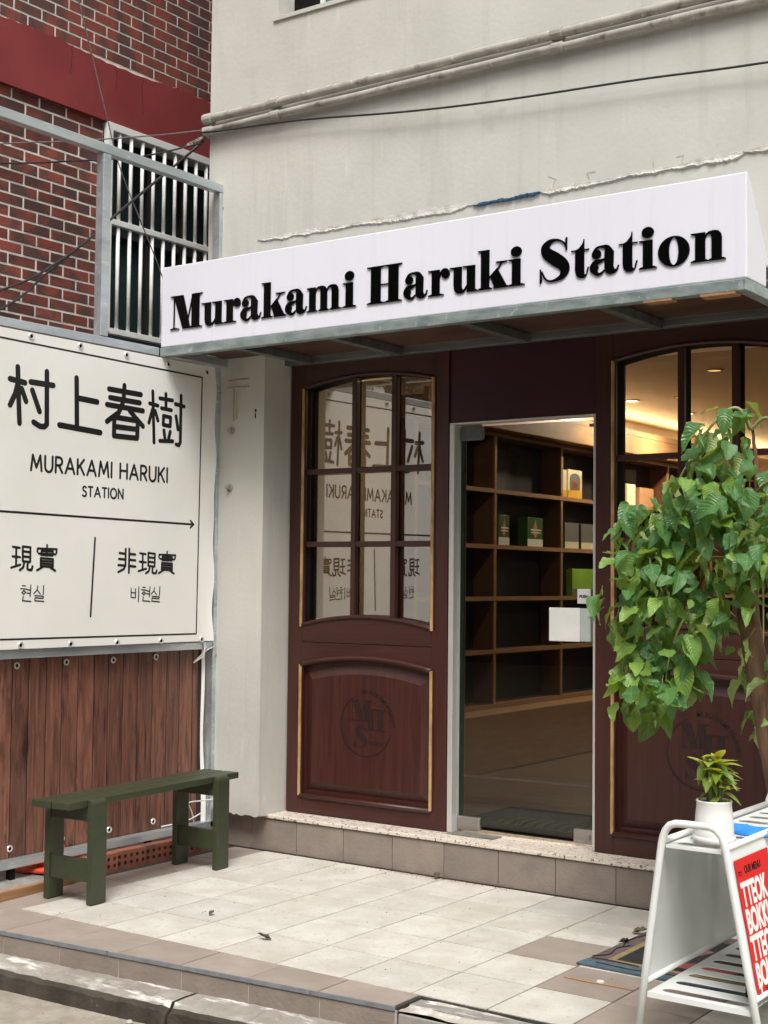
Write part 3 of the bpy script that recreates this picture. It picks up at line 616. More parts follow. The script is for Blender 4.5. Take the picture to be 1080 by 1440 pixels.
for k, (a, b) in enumerate((((4.03, 2.479), (5.418, 2.462)), ((5.418, 2.462), (5.404, 1.119)), ((5.404, 1.119), (4.03, 1.126)), ((4.03, 1.126), (4.03, 2.479)))):
    mb.poly(capsule(a, b, .0042, 4), byz, XBn + .0002, XBn + .0006 + .00006 * k)
add("border_line", mb, ink, ban)
SF = {'M': (.84, [[(0, 0), (.12, 1)], [(.12, 1), (.42, .2)], [(.42, .2), (.72, 1)], [(.72, 1), (.84, 0)]]),
      'U': (.6, [[(0, 1), (0, .32), (.05, .13), (.17, .01), (.3, -.02), (.43, .01), (.55, .13), (.6, .32), (.6, 1)]]),
      'R': (.54, [[(0, 0), (0, 1), (.3, 1), (.45, .93), (.52, .77), (.5, .62), (.38, .5), (.27, .47), (0, .47)], [(.25, .47), (.54, 0)]]),
      'A': (.74, [[(0, 0), (.37, 1), (.74, 0)], [(.14, .33), (.6, .33)]]),
      'K': (.56, [[(0, 0), (0, 1)], [(.53, 1), (.03, .42)], [(.2, .58), (.56, 0)]]), 'I': (.0, [[(0, 0), (0, 1)]]),
      'H': (.62, [[(0, 0), (0, 1)], [(.62, 0), (.62, 1)], [(0, .52), (.62, .52)]]), ' ': (.24, []),
      'S': (.46, [[(.43, .88), (.33, .98), (.2, 1), (.07, .93), (.02, .78), (.08, .62), (.22, .53), (.37, .45), (.46, .3), (.43, .12), (.3, 0), (.15, -.01), (.0, .1)]]),
      'T': (.56, [[(0, 1), (.56, 1)], [(.28, 1), (.28, 0)]]), 'O': (.8, [[(.4 + .4 * math.cos(t), .5 + .51 * math.sin(t)) for t in [2 * math.pi * i / 20 for i in range(21)]]]),
      'N': (.62, [[(0, 0), (0, 1)], [(0, 1), (.62, 0)], [(.62, 0), (.62, 1)]])}
def stroke_word(txt, y0, y1, z, cap, rad, gap=.27):
    tot = sum(SF[c][0] for c in txt) + gap * (len(txt) - 1); s = (y1 - y0) / tot; x = 0
    for c in txt:
        mb = MB(); k = 0
        for st in SF[c][1]:
            for a, b in zip(st, st[1:]):
                mb.poly(capsule((y0 + (x + a[0]) * s, z + a[1] * cap), (y0 + (x + b[0]) * s, z + b[1] * cap), rad, 5), byz, XBn + .0002, XBn + .0006 + .00006 * k); k += 1
        if mb.v: add("letter", mb, ink, ban)
        x += SF[c][0] + gap
stroke_word("MURAKAMI HARUKI", 4.282, 5.168, 1.894, .071, .0062)
stroke_word("STATION", 4.599, 4.862, 1.793, .046, .0045)
def grommets(lst, x, par):
    for y, z in lst: piece("eyelet_hole", hole_me, (x, y, z), piece("grommet", ring_me, (x + .001, y, z), par))
grommets([(3.97, 2.508), (4.266, 2.508), (4.565, 2.506), (4.868, 2.504), (5.162, 2.498), (5.453, 2.494), (3.945, 1.097), (4.244, 1.097), (4.543, 1.093), (4.842, 1.091), (5.144, 1.09), (5.445, 1.089)], XBn + .001, ban)
# printed plank tarp under the banner
tp = thing("plank_tarp", (-5.03, 4.7, .14), "brown tarpaulin printed with upright planks, hung below the white banner", "tarpaulin")
XT = -5.056
mb = MB(); zz = [.10 + .96 * i / 24 for i in range(25)]
A, Bq, Cq = [], [], []
for z in zz:
    A.append((XT - .003, 3.85, z)); Bq.append((XT - .003, 5.50, z)); Cq.append((XT + .02 + .008 * math.sin(z * 9), 5.532 + .012 * math.sin(z * 5 + .5), z))
mb.strip(A, Bq); add("tarp_sheet", mb, tarp_back, tp)
mb = MB(); mb.strip(Bq, [((b[0] + c[0]) / 2, (b[1] + c[1]) / 2, b[2]) for b, c in zip(Bq, Cq)]); add("tarp_margin", mb, tarp_back, tp)
mb = MB(); mb.strip([((b[0] + c[0]) / 2 + .001, (b[1] + c[1]) / 2, b[2]) for b, c in zip(Bq, Cq)], Cq); add("white_hem", mb, banner_m, tp)
pj = [3.86, 3.96, 4.06, 4.157, 4.26, 4.356, 4.461, 4.557, 4.658, 4.76, 4.855, 4.954, 5.056, 5.158, 5.262, 5.356, 5.455, 5.50]
for a, b in zip(pj, pj[1:]):
    add("plank", MB().chbox(-.5 * (b - a) + .0028, .5 * (b - a) - .0028, -.475, .475, 0, .0035, .0012), plank_m, tp)
    o = C.objects[-1]; o.rotation_euler = (R_(90), 0, R_(90)); o.location = Vector((XT - .002, (a + b) / 2, .58)) - WL[tp]
grommets([(3.98, 1.001), (4.28, 1.001), (4.578, 1.004), (4.881, 1.002), (5.177, 1.005), (4.263, .176), (4.572, .176), (4.875, .176), (5.178, .176)], XT + .004, tp)
rope_m = M("white_cord", (.6, .6, .57), rough=.8)
mb = MB(); mb.tube([(XF + .004, 5.46, 1.088), (XF + .010, 5.475, 1.05), (XF + .006, 5.47, 1.0), (XT + .02, 5.44, .965)], .0035, 6); mb.tube([(XF + .004, 5.47, 1.088), (XF + .012, 5.483, 1.05), (XF + .004, 5.476, 1.02), (XT + .02, 5.445, .97)], .003, 6)
mb.tube([(XT + .02, 5.44, .965), (XF + .008, 5.49, 1.03), (XF + .006, 5.55, 1.05)], .003, 6)
tag(add("tie_cord", mb, rope_m), "white cord tied round the lower banner rail by the end post", "cord")
mb = MB(); mb.tube(catmull([(XT + .02, 5.34, .21), (XF + .005, 5.37, .25), (XF + .006, 5.46, .25), (XF + .004, 5.56, .245)], 4), .0035, 6); mb.tube(catmull([(XF + .005, 5.37, .25), (XF + .006, 5.40, .20), (XF + .004, 5.42, .145)], 4), .003, 6); mb.tube(catmull([(XT + .02, 5.22, .145), (XF + .006, 5.36, .16), (XF + .004, 5.47, .185)], 4), .0035, 6)
tag(add("tie_cord", mb, rope_m), "white cord knotted near the ground behind the far bench legs", "cord")

# ================================================================== CANOPY SIGN
cs = thing("canopy_sign", (-3.45, 5.45, 2.53), "white box sign reading Murakami Haruki Station on a steel canopy above the doors", "sign")
YS = 5.115; SX0, SX1 = -4.998, -1.915; SB, ST = 2.578, 2.988
mb = MB(); prof = [(YS, SB), (YS, ST), (YS + .028, ST + .001), (5.33, 2.72), (5.33, SB)]
mb.poly(prof, lambda u, v, d: (d, u, v), SX0, SX1); bx = add("sign_box", mb, sign_white, cs, bev=.005)
mb = MB()
for x in (-3.62, -4.45): mb.box(x, x + .0012, YS - .0006, YS + .01, SB + .004, ST - .004)
add("panel_seam", mb, M("seam", (.6, .6, .72), rough=.3), cs)
fz = lambda u, v, d: (u, d, v)
XH, CAP, ASC = .115, .171, .171; st_, sf = .0415, .0040
def g_rect(x0, x1, v0, v1): return ('p', [(x0, v0), (x1, v0), (x1, v1), (x0, v1)])
def serif(x0, x1, v, up, sx0, sx1):              # thin serif with a small bracket into the stem sx0..sx1
    if up: return ('p', [(x0, v - sf), (sx0, v - sf - .0045), (sx1, v - sf - .0045), (x1, v - sf), (x1, v), (x0, v)])
    return ('p', [(x0, v), (x1, v), (x1, v + sf), (sx1, v + sf + .0045), (sx0, v + sf + .0045), (x0, v + sf)])
def stroke_poly(P):                              # variable-width stroke: (u, v, half-width)
    Q = catmull(P, 8); Lq, Rq = [], []
    for i, q in enumerate(Q):
        a, b = Q[max(i - 1, 0)], Q[min(i + 1, len(Q) - 1)]
        dx, dy = b[0] - a[0], b[1] - a[1]; l = math.hypot(dx, dy) or 1
        Lq.append((q[0] - dy / l * q[2], q[1] + dx / l * q[2])); Rq.append((q[0] + dy / l * q[2], q[1] - dx / l * q[2]))
    return ('s', Lq, Rq)
def arch(x0, s0, s1):                            # thin shoulder from stem edge x0 into a heavy stem s0..s1
    return ('p', [(x0, .082), (x0 + .006, .098), (x0 + .014, .106), (s0 - .004, .103), (s0, .092), (s0, 0), (s1, 0), (s1, .09), (s1 - .004, .104), (s1 - .014, .115), (s1 - .030, .1185), (x0 + .018, .1165), (x0 + .006, .109), (x0, .096)][::1])
def glyph(c, w):
    G = []
    if c == 'i':
        a = w * .22; G = [g_rect(a, a + st_, 0, XH - .001), serif(0, a + st_, XH, True, a - .004, a + st_), serif(0, w, 0, False, a - .008, a + st_ + .008), ('p', ell(a + .021, .146, .0265, .0225, 28))]
    elif c == 'u':
        s1, s2 = w * .15, w * .62
        G = [('p', [(s1, XH), (s1, .034), (s1 + .005, .012), (s1 + .018, -.001), (s1 + .036, -.004), (s1 + .052, 0), (s2 - .004, .012), (s2 + .001, .026), (s2 + .001, .036), (s2 - .008, .022), (s2 - .018, .012), (s1 + .050, .010), (s1 + st_, .022), (s1 + st_, XH)]),
             g_rect(s2, s2 + st_, 0, XH), serif(0, s1 + st_, XH, True, s1 - .004, s1 + st_), serif(s2 - .022, s2 + st_, XH, True, s2 - .004, s2 + st_), serif(s2, w, 0, False, s2, s2 + st_ + .006)]
    elif c == 'r':
        a = w * .17; G = [g_rect(a, a + st_, 0, XH), serif(0, a + st_, XH, True, a - .004, a + st_), serif(0, a + st_ + .022, 0, False, a - .006, a + st_ + .006),
             stroke_poly([(a + st_ - .002, .078, .003), (a + st_ + .006, .1, .004), (a + st_ + .018, .113, .0035), (w - .018, .113, .004), (w - .006, .1, .005)]), ('p', ell(w - .022, .092, .0215, .0195, 26))]
    elif c == 'a':
        r = w * .54
        G = [('p', ell(.031, .086, .0215, .0195, 26)), stroke_poly([(.016, .092, .004), (.03, .111, .0045), (.056, .1155, .005), (.078, .108, .012), (.088, .085, .021)]),
             ('p', [(r - .004, .092), (r - .004, .022), (r + .003, .004), (r + .02, -.003), (r + .04, 0), (w - .006, .012), (w, .032), (w - .005, .033), (w - .011, .018), (w - .02, .016), (r + st_ - .006, .03), (r + st_ - .004, .092)]),
             stroke_poly([(r + .004, .066, .003), (r - .018, .058, .006), (.028, .05, .013), (.021, .030, .0205), (.029, .010, .0105), (.046, .003, .0055), (r - .004, .018, .003)])]
    elif c == 'k':
        a = w * .1; e = a + st_
        G = [g_rect(a, e, 0, ASC), serif(0, e, ASC, True, a - .004, e), serif(0, e + .014, 0, False, a - .006, e + .004), stroke_poly([(e - .003, .047, .0028), (w * .62, .08, .003), (w * .78, .112, .0035)]), serif(w * .58, w * .95, XH, True, w * .72, w * .8),
             ('p', [(e + .004, .056), (w * .58 - .004, 0), (w * .96, 0), (w * .52 + .016, .088)]), serif(w * .5, w, 0, False, w * .55, w * .95)]
    elif c == 'm':
        a = w * .07; b = w * .395; d = w * .715
        G = [g_rect(a, a + st_ - .003, 0, XH), serif(0, a + st_ - .003, XH, True, a - .003, a + st_ - .003), serif(0, a + st_ + .008, 0, False, a - .003, a + st_), arch(a + st_ - .005, b, b + st_ - .003), serif(b - .012, b + st_ + .008, 0, False, b - .003, b + st_), arch(b + st_ - .005, d, d + st_ - .003), serif(d - .012, w, 0, False, d - .003, d + st_)]
    elif c == 'n':
        a = w * .13; d = w * .60
        G = [g_rect(a, a + st_, 0, XH), serif(0, a + st_, XH, True, a - .004, a + st_), serif(0, a + st_ + .012, 0, False, a - .005, a + st_ + .005), arch(a + st_ - .002, d, d + st_), serif(d - .014, w, 0, False, d - .004, d + st_ + .005)]
    elif c == 'o':
        G = [('r', ell(w / 2, .0565, w * .5, .061, 40), ell(w / 2, .0565, w * .15, .0545, 40))]
    elif c == 't':
        a = w * .22; b = a + st_
        G = [('p', [(a, .03), (a + .006, .008), (a + .018, -.002), (a + .036, -.004), (b + .006, -.001), (w - .008, .012), (w, .04), (w - .005, .041), (w - .012, .022), (b + .01, .009), (b + .001, .014), (b, .03), (b, .158), (b - .003, .158), (b - .007, .141), (a + .018, .122), (a, .114)]), g_rect(0, w, .1105, .1155)]
    elif c == 'H':
        a = w * .11; b = w * .60; q = w * .29
        q = w * .275
        G = [g_rect(a, a + q, 0, CAP), g_rect(b, b + q, 0, CAP), g_rect(a + q - .002, b + .002, .082, .0875)] + [serif(s - .022, s + q + .02, v, v > 0, s - .004, s + q + .004) for s in (a, b) for v in (0, CAP)]
    elif c == 'M':
        G = [('p', [(.022, 0), (.029, 0), (.029, .15), (.022, .17)]), ('p', [(.022, CAP), (.088, CAP), (.138, .0), (.086, .0)]), ('p', [(.112, .022), (.118, .022), (.155, CAP - .01), (.15, CAP)]), g_rect(.146, .198, 0, CAP), serif(0, .062, 0, False, .018, .033), serif(.122, .218, 0, False, .142, .202), serif(0, .07, CAP, True, .02, .05), serif(.15, .218, CAP, True, .15, .2)]
        G = [(k_[0],) + tuple([(u * w / .218, v) for u, v in P] for P in k_[1:]) for k_ in G]
    elif c == 'S':
        G = [stroke_poly([(.124, .128, .003), (.115, .15, .004), (.095, .166, .004), (.07, .171, .006), (.045, .163, .012), (.029, .141, .0195), (.040, .116, .0245), (.072, .092, .0275), (.105, .066, .0255), (.116, .040, .0205), (.102, .014, .012), (.072, .002, .006), (.048, .001, .004), (.028, .014, .004), (.012, .045, .003)]),
             ('p', [(.118, .168), (.119, .122), (.126, .122), (.127, .176), (.122, .176)]), ('p', [(.009, .055), (.004, .055), (.004, -.006), (.009, -.006), (.014, .004)])]
        G = [(k_[0],) + tuple([(u * w / .142, v) for u, v in P] for P in k_[1:]) for k_ in G]
    return G
LET = [('M', -4.928, -4.712), ('u', -4.718, -4.569), ('r', -4.571, -4.46), ('a', -4.462, -4.329), ('k', -4.329, -4.176), ('a', -4.182, -4.05), ('m', -4.051, -3.844), ('i', -3.84, -3.763),
       ('H', -3.702, -3.504), ('a', -3.501, -3.371), ('r', -3.369, -3.255), ('u', -3.257, -3.113), ('k', -3.112, -2.958), ('i', -2.961, -2.881),
       ('S', -2.813, -2.665), ('t', -2.662, -2.581), ('a', -2.578, -2.446), ('t', -2.448, -2.365), ('i', -2.359, -2.282), ('o', -2.277, -2.144), ('n', -2.14, -1.996)]
def glyph_mesh(G, x0, z0, d_back, d_front, s=1.0, fn=fz):
    mb = MB()
    for k, q in enumerate(G):
        tr = lambda P: [(x0 + u * s, z0 + v * s) for u, v in P]
        f_ = d_front + .00018 * k * (1 if d_front > d_back else -1)
        if q[0] == 'p': mb.poly(tr(q[1]), fn, d_back, f_)
        elif q[0] == 'r': mb.ring(tr(q[1]), tr(q[2]), fn, d_back, f_)
        else:
            a, b = tr(q[1]), tr(q[2])
            for i in range(len(a) - 1): mb.poly([a[i], b[i], b[i + 1], a[i + 1]], fn, d_back, f_)
    return mb
for c, x0, x1 in LET: add("letter", glyph_mesh(glyph(c, x1 - x0), x0, 2.659, YS - .002, YS - .0062), letter_m, cs)
# canopy frame: front, ends, back rail, cross bars, boards above them
add("front_rail", B(SX0, SX1 - .002, YS - .004, YS + .045, 2.531, 2.5755), galv_g, cs, bev=.003)
add("end_rail", B(SX1 - .05, SX1, YS + .047, 5.775, 2.531, 2.5755), galv_g, cs, bev=.003)
add("end_rail", B(SX0, SX0 + .05, YS + .047, 5.57, 2.531, 2.5755), galv, cs, bev=.003)
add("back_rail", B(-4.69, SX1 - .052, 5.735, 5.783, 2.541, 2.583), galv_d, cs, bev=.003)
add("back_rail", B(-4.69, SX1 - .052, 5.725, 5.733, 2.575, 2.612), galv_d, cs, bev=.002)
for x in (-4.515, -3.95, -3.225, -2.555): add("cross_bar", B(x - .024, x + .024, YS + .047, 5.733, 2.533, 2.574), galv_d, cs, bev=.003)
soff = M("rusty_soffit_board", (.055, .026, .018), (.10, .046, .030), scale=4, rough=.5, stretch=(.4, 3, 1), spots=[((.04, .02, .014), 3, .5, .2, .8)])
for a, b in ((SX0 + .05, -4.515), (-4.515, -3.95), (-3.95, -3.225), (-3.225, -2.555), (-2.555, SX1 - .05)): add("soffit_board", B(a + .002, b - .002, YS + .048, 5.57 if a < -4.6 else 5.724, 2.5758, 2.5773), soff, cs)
add("roof_sheet", B(SX0, SX1, 5.34, 5.57, 2.66, 2.668), galv, cs)
add("torn_tape", MB().box(-2.34, -2.22, YS - .006, YS + .05, 2.522, 2.530).box(-2.1, -1.96, YS - .006, YS + .06, 2.520, 2.530), raw_wood, cs)

# ================================================================== SHOP FRONT
sf_ = thing("shopfront", (-3.3, 5.8, SZ), "dark mahogany shop front with arched windows beside a glass door", "shop front")
YD = 5.785; ZB = SZ + .004; ZT = 2.56
def arc(u0, u1, v, rise, n=24, rev=False):
    P = [(u0 + (u1 - u0) * i / n, v + rise * (1 - (2 * i / n - 1) ** 2)) for i in range(n + 1)]
    return P[::-1] if rev else P
def panel(x0, win_glass, stile_m, gy=.052):
    """one door-like panel 0.995 m wide: stiles, rails, arched window with nine panes, arched field below with the emblem"""
    W = .995; x1 = x0 + W
    p = add("wooden_panel", B(x0 + .006, x1 - .006, YD + .046, YD + .05, 1.13, 1.17), wood_red, sf_)
    a0, a1 = x0 + .093, x0 + .905                 # window opening
    y0, y1 = YD, YD + .05
    def pp(name, pts, m, d0=y0, d1=y1, bev=.0018): return add(name, MB().poly(pts, fz, d0, d1), m, p, bev=bev, seg=1)
    pp("stile", [(x0, ZB), (a0, ZB), (a0, ZT), (x0, ZT)], stile_m)
    pp("stile", [(a1, ZB), (x1, ZB), (x1, ZT), (a1, ZT)], stile_m)
    pp("top_rail", arc(a0, a1, 2.412, .048) + [(a1, ZT), (a0, ZT)], wood_red_h)
    pp("middle_rail", [(a0, 1.081), (a1, 1.081)] + arc(a0, a1, 1.176, .050, rev=True), wood_red_h)
    pp("middle_rail", arc(a0, a1, .952, .046) + [(a1, 1.0785), (a0, 1.0785)], wood_red_h)
    pp("bottom_rail", [(a0, ZB), (a1, ZB), (a1, .285), (a0, .285)], wood_red_h)
    # black reveal and glazing set back
    rv = MB(); A = arc(a0, a1, 2.412, .048); Bt = arc(a0, a1, 1.176, .050); yb = YD + .105
    rv.strip([(u, YD + .012, v - .002) for u, v in A], [(u, yb, v - .002) for u, v in A]); rv.strip([(u, YD + .05, v + .002) for u, v in Bt], [(u, yb, v + .002) for u, v in Bt])
    for a in (a0 + .002, a1 - .002): rv.strip([(a, YD + .012, 1.176), (a, YD + .012, 2.410)], [(a, yb, 1.176), (a, yb, 2.410)])
    add("reveal", rv, black_m, p)
    add("glazing_frame", MB().poly(A[::-1] + [(a0, 2.50), (a1, 2.50)], fz, yb, yb + .01).box(a0 - .01, a0 + .002, yb, yb + .01, 1.15, 2.47).box(a1 - .002, a1 + .01, yb, yb + .01, 1.15, 2.47), black_m, p)
    c = [a0, a0 + .318, a0 + .568, a1]; rz = [1.20, 1.592, 1.974, 2.44]
    for i in range(3):
        for j in range(3):
            add("pane", B(c[i] + .004, c[i + 1] - .004, YD + gy, YD + gy + .004, rz[j] + .002, rz[j + 1] - .002), win_glass, p)
    # glazing bars: red wood in front, dark rebate behind
    mb = MB(); mk = MB()
    for u in c[1:3]: mb.box(u - .015, u + .015, YD + .010, YD + .040, 1.19, 2.455); mk.box(u - .011, u + .011, YD + .040, YD + gy + .006, 1.19, 2.455)
    add("glazing_bar", mb, stile_m, p, bev=.003); add("bar_core", mk, black_m, p)
    for v in rz[1:3]:
        for i in range(3):
            q0 = c[i] + (.016 if i else .001); q1 = c[i + 1] - (.016 if i < 2 else .001)
            add("glazing_bar", B(q0, q1, YD + .011, YD + .039, v - .014, v + .014), wood_red_h, p, bev=.003)
    # mouldings
    def mould(pts, m, r=.012): return add("moulding", MB().tube([(u, YD + .001, v) for u, v in pts], r, 10), m, p, smooth=True)
    mould(arc(a0 - .004, a1 + .004, 2.418, .048), wood_red_h, .010); mould(arc(a0 - .004, a1 + .004, 1.168, .050), wood_red_h, .011)
    mould(arc(a0 - .004, a1 + .004, .962, .046), wood_red_h, .013); mould([(a0 - .004, .279), (a1 + .004, .279)], wood_red_h, .013)
    for u in (a0 - .004, a1 + .004):
        for z0, z1 in ((1.160, 2.418), (.280, .962)):
            add("gold_trim", MB().poly([(u - .0105, YD - .001), (u - .0085, YD - .008), (u - .003, YD - .012), (u + .003, YD - .0115), (u + .007, YD - .005), (u + .008, YD + .012), (u - .0105, YD + .012)], lambda a, b, d: (a, b, d), z0, z1), gold, p, bev=.001, seg=1)
            add("bead", B(u + .0085, u + .0145, YD - .0055, YD + .012, z0, z1), wood_dark if False else wood_red, p, bev=.002)
    # lower field: sunk border, raised middle
    f0, f1 = a0 + .012, a1 - .012
    add("field_border", MB().poly([(f0 - .012, .28), (f1 + .012, .28)] + arc(f0 - .012, f1 + .012, .955, .046, rev=True), fz, YD + .030, YD + .045), wood_red, p)
    out = [(f0 + .008, .312), (f1 - .008, .312)] + arc(f0 + .008, f1 - .008, .925, .044, rev=True); inn = [(f0 + .052, .352), (f1 - .052, .352)] + arc(f0 + .052, f1 - .052, .885, .04, rev=True)
    mb = MB(); k = len(out); mb.v = [fz(u, v, YD + .0295) for u, v in out] + [fz(u, v, YD + .012) for u, v in inn]
    mb.f = [[i, (i + 1) % k, k + (i + 1) % k, k + i] for i in range(k)] + [[k + i for i in range(k)]]
    add("raised_field", mb, wood_red, p)
    # emblem on the field: thin proud slabs, carving shade put in their dark tone
    cx, cz, R0 = x0 + .502, .668, .158; mb = MB(); yq = YD + .0122
    pts = [(cx + R0 * math.cos(t), cz + R0 * math.sin(t)) for t in [R_(112 + (347 - 112) * i / 60) for i in range(61)]]
    for i in range(60):
        w_ = .0035 + .0035 * math.sin(math.pi * min(1, i / 50)); a, b = pts[i], pts[i + 1]
        n_ = [((q[0] - cx) / R0, (q[1] - cz) / R0) for q in (a, b)]
        mb.poly([(a[0] - n_[0][0] * w_, a[1] - n_[0][1] * w_), (b[0] - n_[1][0] * w_, b[1] - n_[1][1] * w_), (b[0] + n_[1][0] * .002, b[1] + n_[1][1] * .002), (a[0] + n_[0][0] * .002, a[1] + n_[0][1] * .002)], fz, yq, yq - .0016)
    add("emblem_ring", mb, wood_dark, p)
    for ch, dx, dz, s in (('M', -.098, .022, .62), ('H', .002, -.022, .62), ('S', -.072, -.112, .62)):
        add("emblem_letter", glyph_mesh(glyph(ch, {'M': .218, 'H': .198, 'S': .142}[ch]), cx + dx, cz + dz, yq, yq - .0013, s), wood_dark, p)
    me = text_mesh("TATION", .030, .0007, .0006); add("emblem_text", warp(me, lambda a, b, d: (cx + .022 + a * .82, yq - .0008 - d, cz - .098 + b)), wood_dark, p)
    me = text_mesh("MURAKAMI HARUKI", .034, .0007, .0008)
    wd = max(v.co.x for v in me.vertices)
    def bend(a, b, d):
        t = R_(97 - 96 * a / wd); r = R0 + .004 + b * .9; return (cx + r * math.cos(t), yq - .0008 - d, cz + r * math.sin(t))
    add("emblem_text", warp(me, bend), wood_dark, p)
    return p
panel(-4.682, film_glass, wood_red); panel(-2.885, dark_film_glass, wood_red, .096)
add("header_board", B(-3.6855, -2.8865, YD + .012, YD + .05, 2.186, ZT), purple, sf_, bev=.002)
# door frame
df = add("door_frame", MB().box(-3.683, -3.655, YD + .006, YD + .085, ZB, 2.176).box(-2.8995, -2.8875, YD + .006, YD + .085, ZB, 2.176).box(-3.683, -2.8875, YD + .006, YD + .085, 2.1765, 2.184), alu, sf_, bev=.002)
gd = thing("glass_door", (-3.653, YD + .065, SZ), "frameless glass door with white square push handle in the shop front", "door")
YG = YD + .060
add("pane", B(-3.648, -2.902, YG, YG + .010, SZ + .035, 2.166), door_glass, gd)
add("glass_edge", MB().box(-3.6535, -3.6485, YG - .001, YG + .012, SZ + .075, 2.105).box(-3.6475, -3.628, YG + .0105, YG + .013, SZ + .075, 2.105), glass_edge, gd)
add("hinge_plate", B(-3.653, -3.528, YG - .007, YG + .017, 2.098, 2.172), M("dark_hinge", (.12, .125, .11), (.16, .165, .15), scale=20, rough=.4, metal=.6), gd, bev=.006)
add("hinge_plate", B(-3.655, -3.528, YG - .007, YG + .017, SZ + .012, SZ + .078), steel, gd, bev=.006)
lk = add("lock_plate", B(-3.035, -2.903, YG - .007, YG + .017, SZ + .012, SZ + .078), steel, gd, bev=.004)
add("lock_cylinder", MB().tube([(-2.966, YG - .006, SZ + .044), (-2.966, YG - .013, SZ + .044)], .017, 18).box(-2.98, -2.952, YG - .018, YG - .0125, SZ + .040, SZ + .048), steel, lk, bev=.001)
hd = add("push_handle", B(-3.138, -2.982, YG - .062, YG - .048, 1.132, 1.288), white_plastic, gd, bev=.003)
add("handle_mount", MB().box(-3.11, -2.935, YG - .047, YG - .002, 1.134, 1.286), M("pale_green_mount", (.42, .46, .42), (.46, .5, .46), rough=.3), hd, bev=.002)
ps = add("push_sign", B(-3.020, -2.953, YG - .006, YG - .0005, 1.307, 1.376), white_plastic, gd, bev=.006)
me = text_mesh("PUSH", .019, .0006, .0006, 'CENTER'); add("lettering", warp(me, lambda a, b, d: (-2.9865 + a, YG - .0066 - d, 1.335 + b)), black_m, ps)
add("door_tag", MB().box(-2.963, -2.925, YG - .002, YG - .0005, 2.135, 2.150), grey_print, gd)
add("plate", B(-3.66, -3.40, 5.752, 5.84, SZ + .0015, SZ + .0055), M("worn_steel_plate", (.2, .19, .17), (.3, .29, .26), scale=18, rough=.5, metal=.5), step)

gd.rotation_euler = (0, 0, R_(2.8))            # the door stands a touch ajar, inwards
# ---- inside the shop
room = thing("shop_interior", (-2, 9, SZ), "warm lit shop room seen through the glass, cream walls and wood header", "room")
IX = -5.0
tag(add("wood_floor", B(-5.0, 2.4, 5.965, 14.5, SZ - .10, SZ - .004), floor_wood), kind="structure")
flo = C.objects[-1]
for k in range(14):
    y0 = 5.97 + .14 * k
    for j in range(3):
        x0 = -4.6 + 1.15 * j - (.5 if k % 2 else 0); add("floor_board", B(x0 + .001, x0 + 1.149, y0 + .001, y0 + .139, SZ - .004, SZ + .001), floor_wood, flo)
add("ceiling", B(-5.0, 2.4, 5.95, 14.5, 2.75, 2.79), ceil_m, room)
add("left_wall", B(-5.0, -4.98, 6.1, 7.15, SZ, 2.75), cream, room)
add("front_wall", MB().box(-3.72, -3.66, 5.90, 5.915, SZ + .01, 2.75).box(-2.90, -2.84, 5.90, 5.915, SZ + .01, 2.75).box(-5.0, -1.9, 5.90, 6.0, 2.50, 2.75).box(-5.0, -3.72, 5.90, 5.93, SZ, 1.14).box(-2.84, 2.4, 5.90, 5.93, SZ, 1.14).box(-1.9, 2.4, 5.90, 6.0, 1.14, 2.75), cream, room)
add("far_wall", B(-5.0, 2.4, 14.2, 14.3, SZ, 2.75), cream, room)
add("right_wall", B(2.3, 2.4, 5.95, 14.3, SZ, 2.75), cream, room)
add("header_beam", B(-4.98, -4.70, 7.15, 14.2, 2.42, 2.56), shelf_wood, room, bev=.004)
add("cove_light", B(-4.95, -4.88, 7.7, 14.1, 2.575, 2.59), cove_on, room)
ld = M("cove_lip", (.3, .17, .08), rough=.5)
add("cove_lip", B(-4.735, -4.70, 7.15, 14.2, 2.562, 2.605), ld, room)
def area(name, loc, size, e, col=(1, .78, .48), rot=(0, 0, 0), sy=None):
    e *= .68
    d = bpy.data.lights.new(name, 'AREA'); d.energy = e; d.color = col; d.size = size
    if sy: d.shape = 'RECTANGLE'; d.size_y = sy
    o = bpy.data.objects.new(name, d); C.objects.link(o); o.location = loc; o.rotation_euler = rot; return o
area("cove_lamp", (-4.86, 10.9, 2.60), .06, 46, (1, .80, .52), (R_(180), R_(50), 0), 6.4)
for i, (x, y) in enumerate(((-4.41, 9.43), (-4.37, 10.37), (-3.33, 8.33), (-4.02, 9.43), (-3.2, 10.6), (-2.2, 9.6), (-3.6, 12.9), (-3.9, 7.0))):  # last two are added, unseen, to brighten the far and left walls
    lt = thing("downlight", (x, y, 2.75), ["lit downlight in the shop ceiling, seen at the left edge of the arched window", "lit downlight in the shop ceiling, above the leaves near the glazing bar", "dim gold rimmed downlight nearest the arched window top", "faint gold downlight in the shop ceiling beside the glazing bar"][i] if i < 4 else ["lit downlight deeper in the shop, right of the others and behind the tree top", "lit downlight nearest the front window, far right behind the tree", "added unseen downlight brightening the far end of the shop", "added unseen downlight brightening the shop wall behind the mirrored left window"][i - 4], "ceiling light", "downlights in the shop ceiling")
    add("rim", MB().ring(ell(x, y, .058, .058, 20), ell(x, y, .042, .042, 20), lambda u, v, d: (u, v, d), 2.742, 2.749), gold, lt)
    add("lens", MB().poly(ell(x, y, .041, .041, 20), lambda u, v, d: (u, v, d), 2.744, 2.7485), lamp_dim if i in (2, 3) else lamp_on, lt)
    if i in (0, 1, 5, 6, 7): area("downlight_lamp", (x, y, 2.735), .08, 44 if i != 7 else 24, (1, .90, .74))
bs = thing("bookshelf", (-4.83, 10, SZ), "tall dark wooden shelf unit of square compartments along the shop wall", "bookshelf")
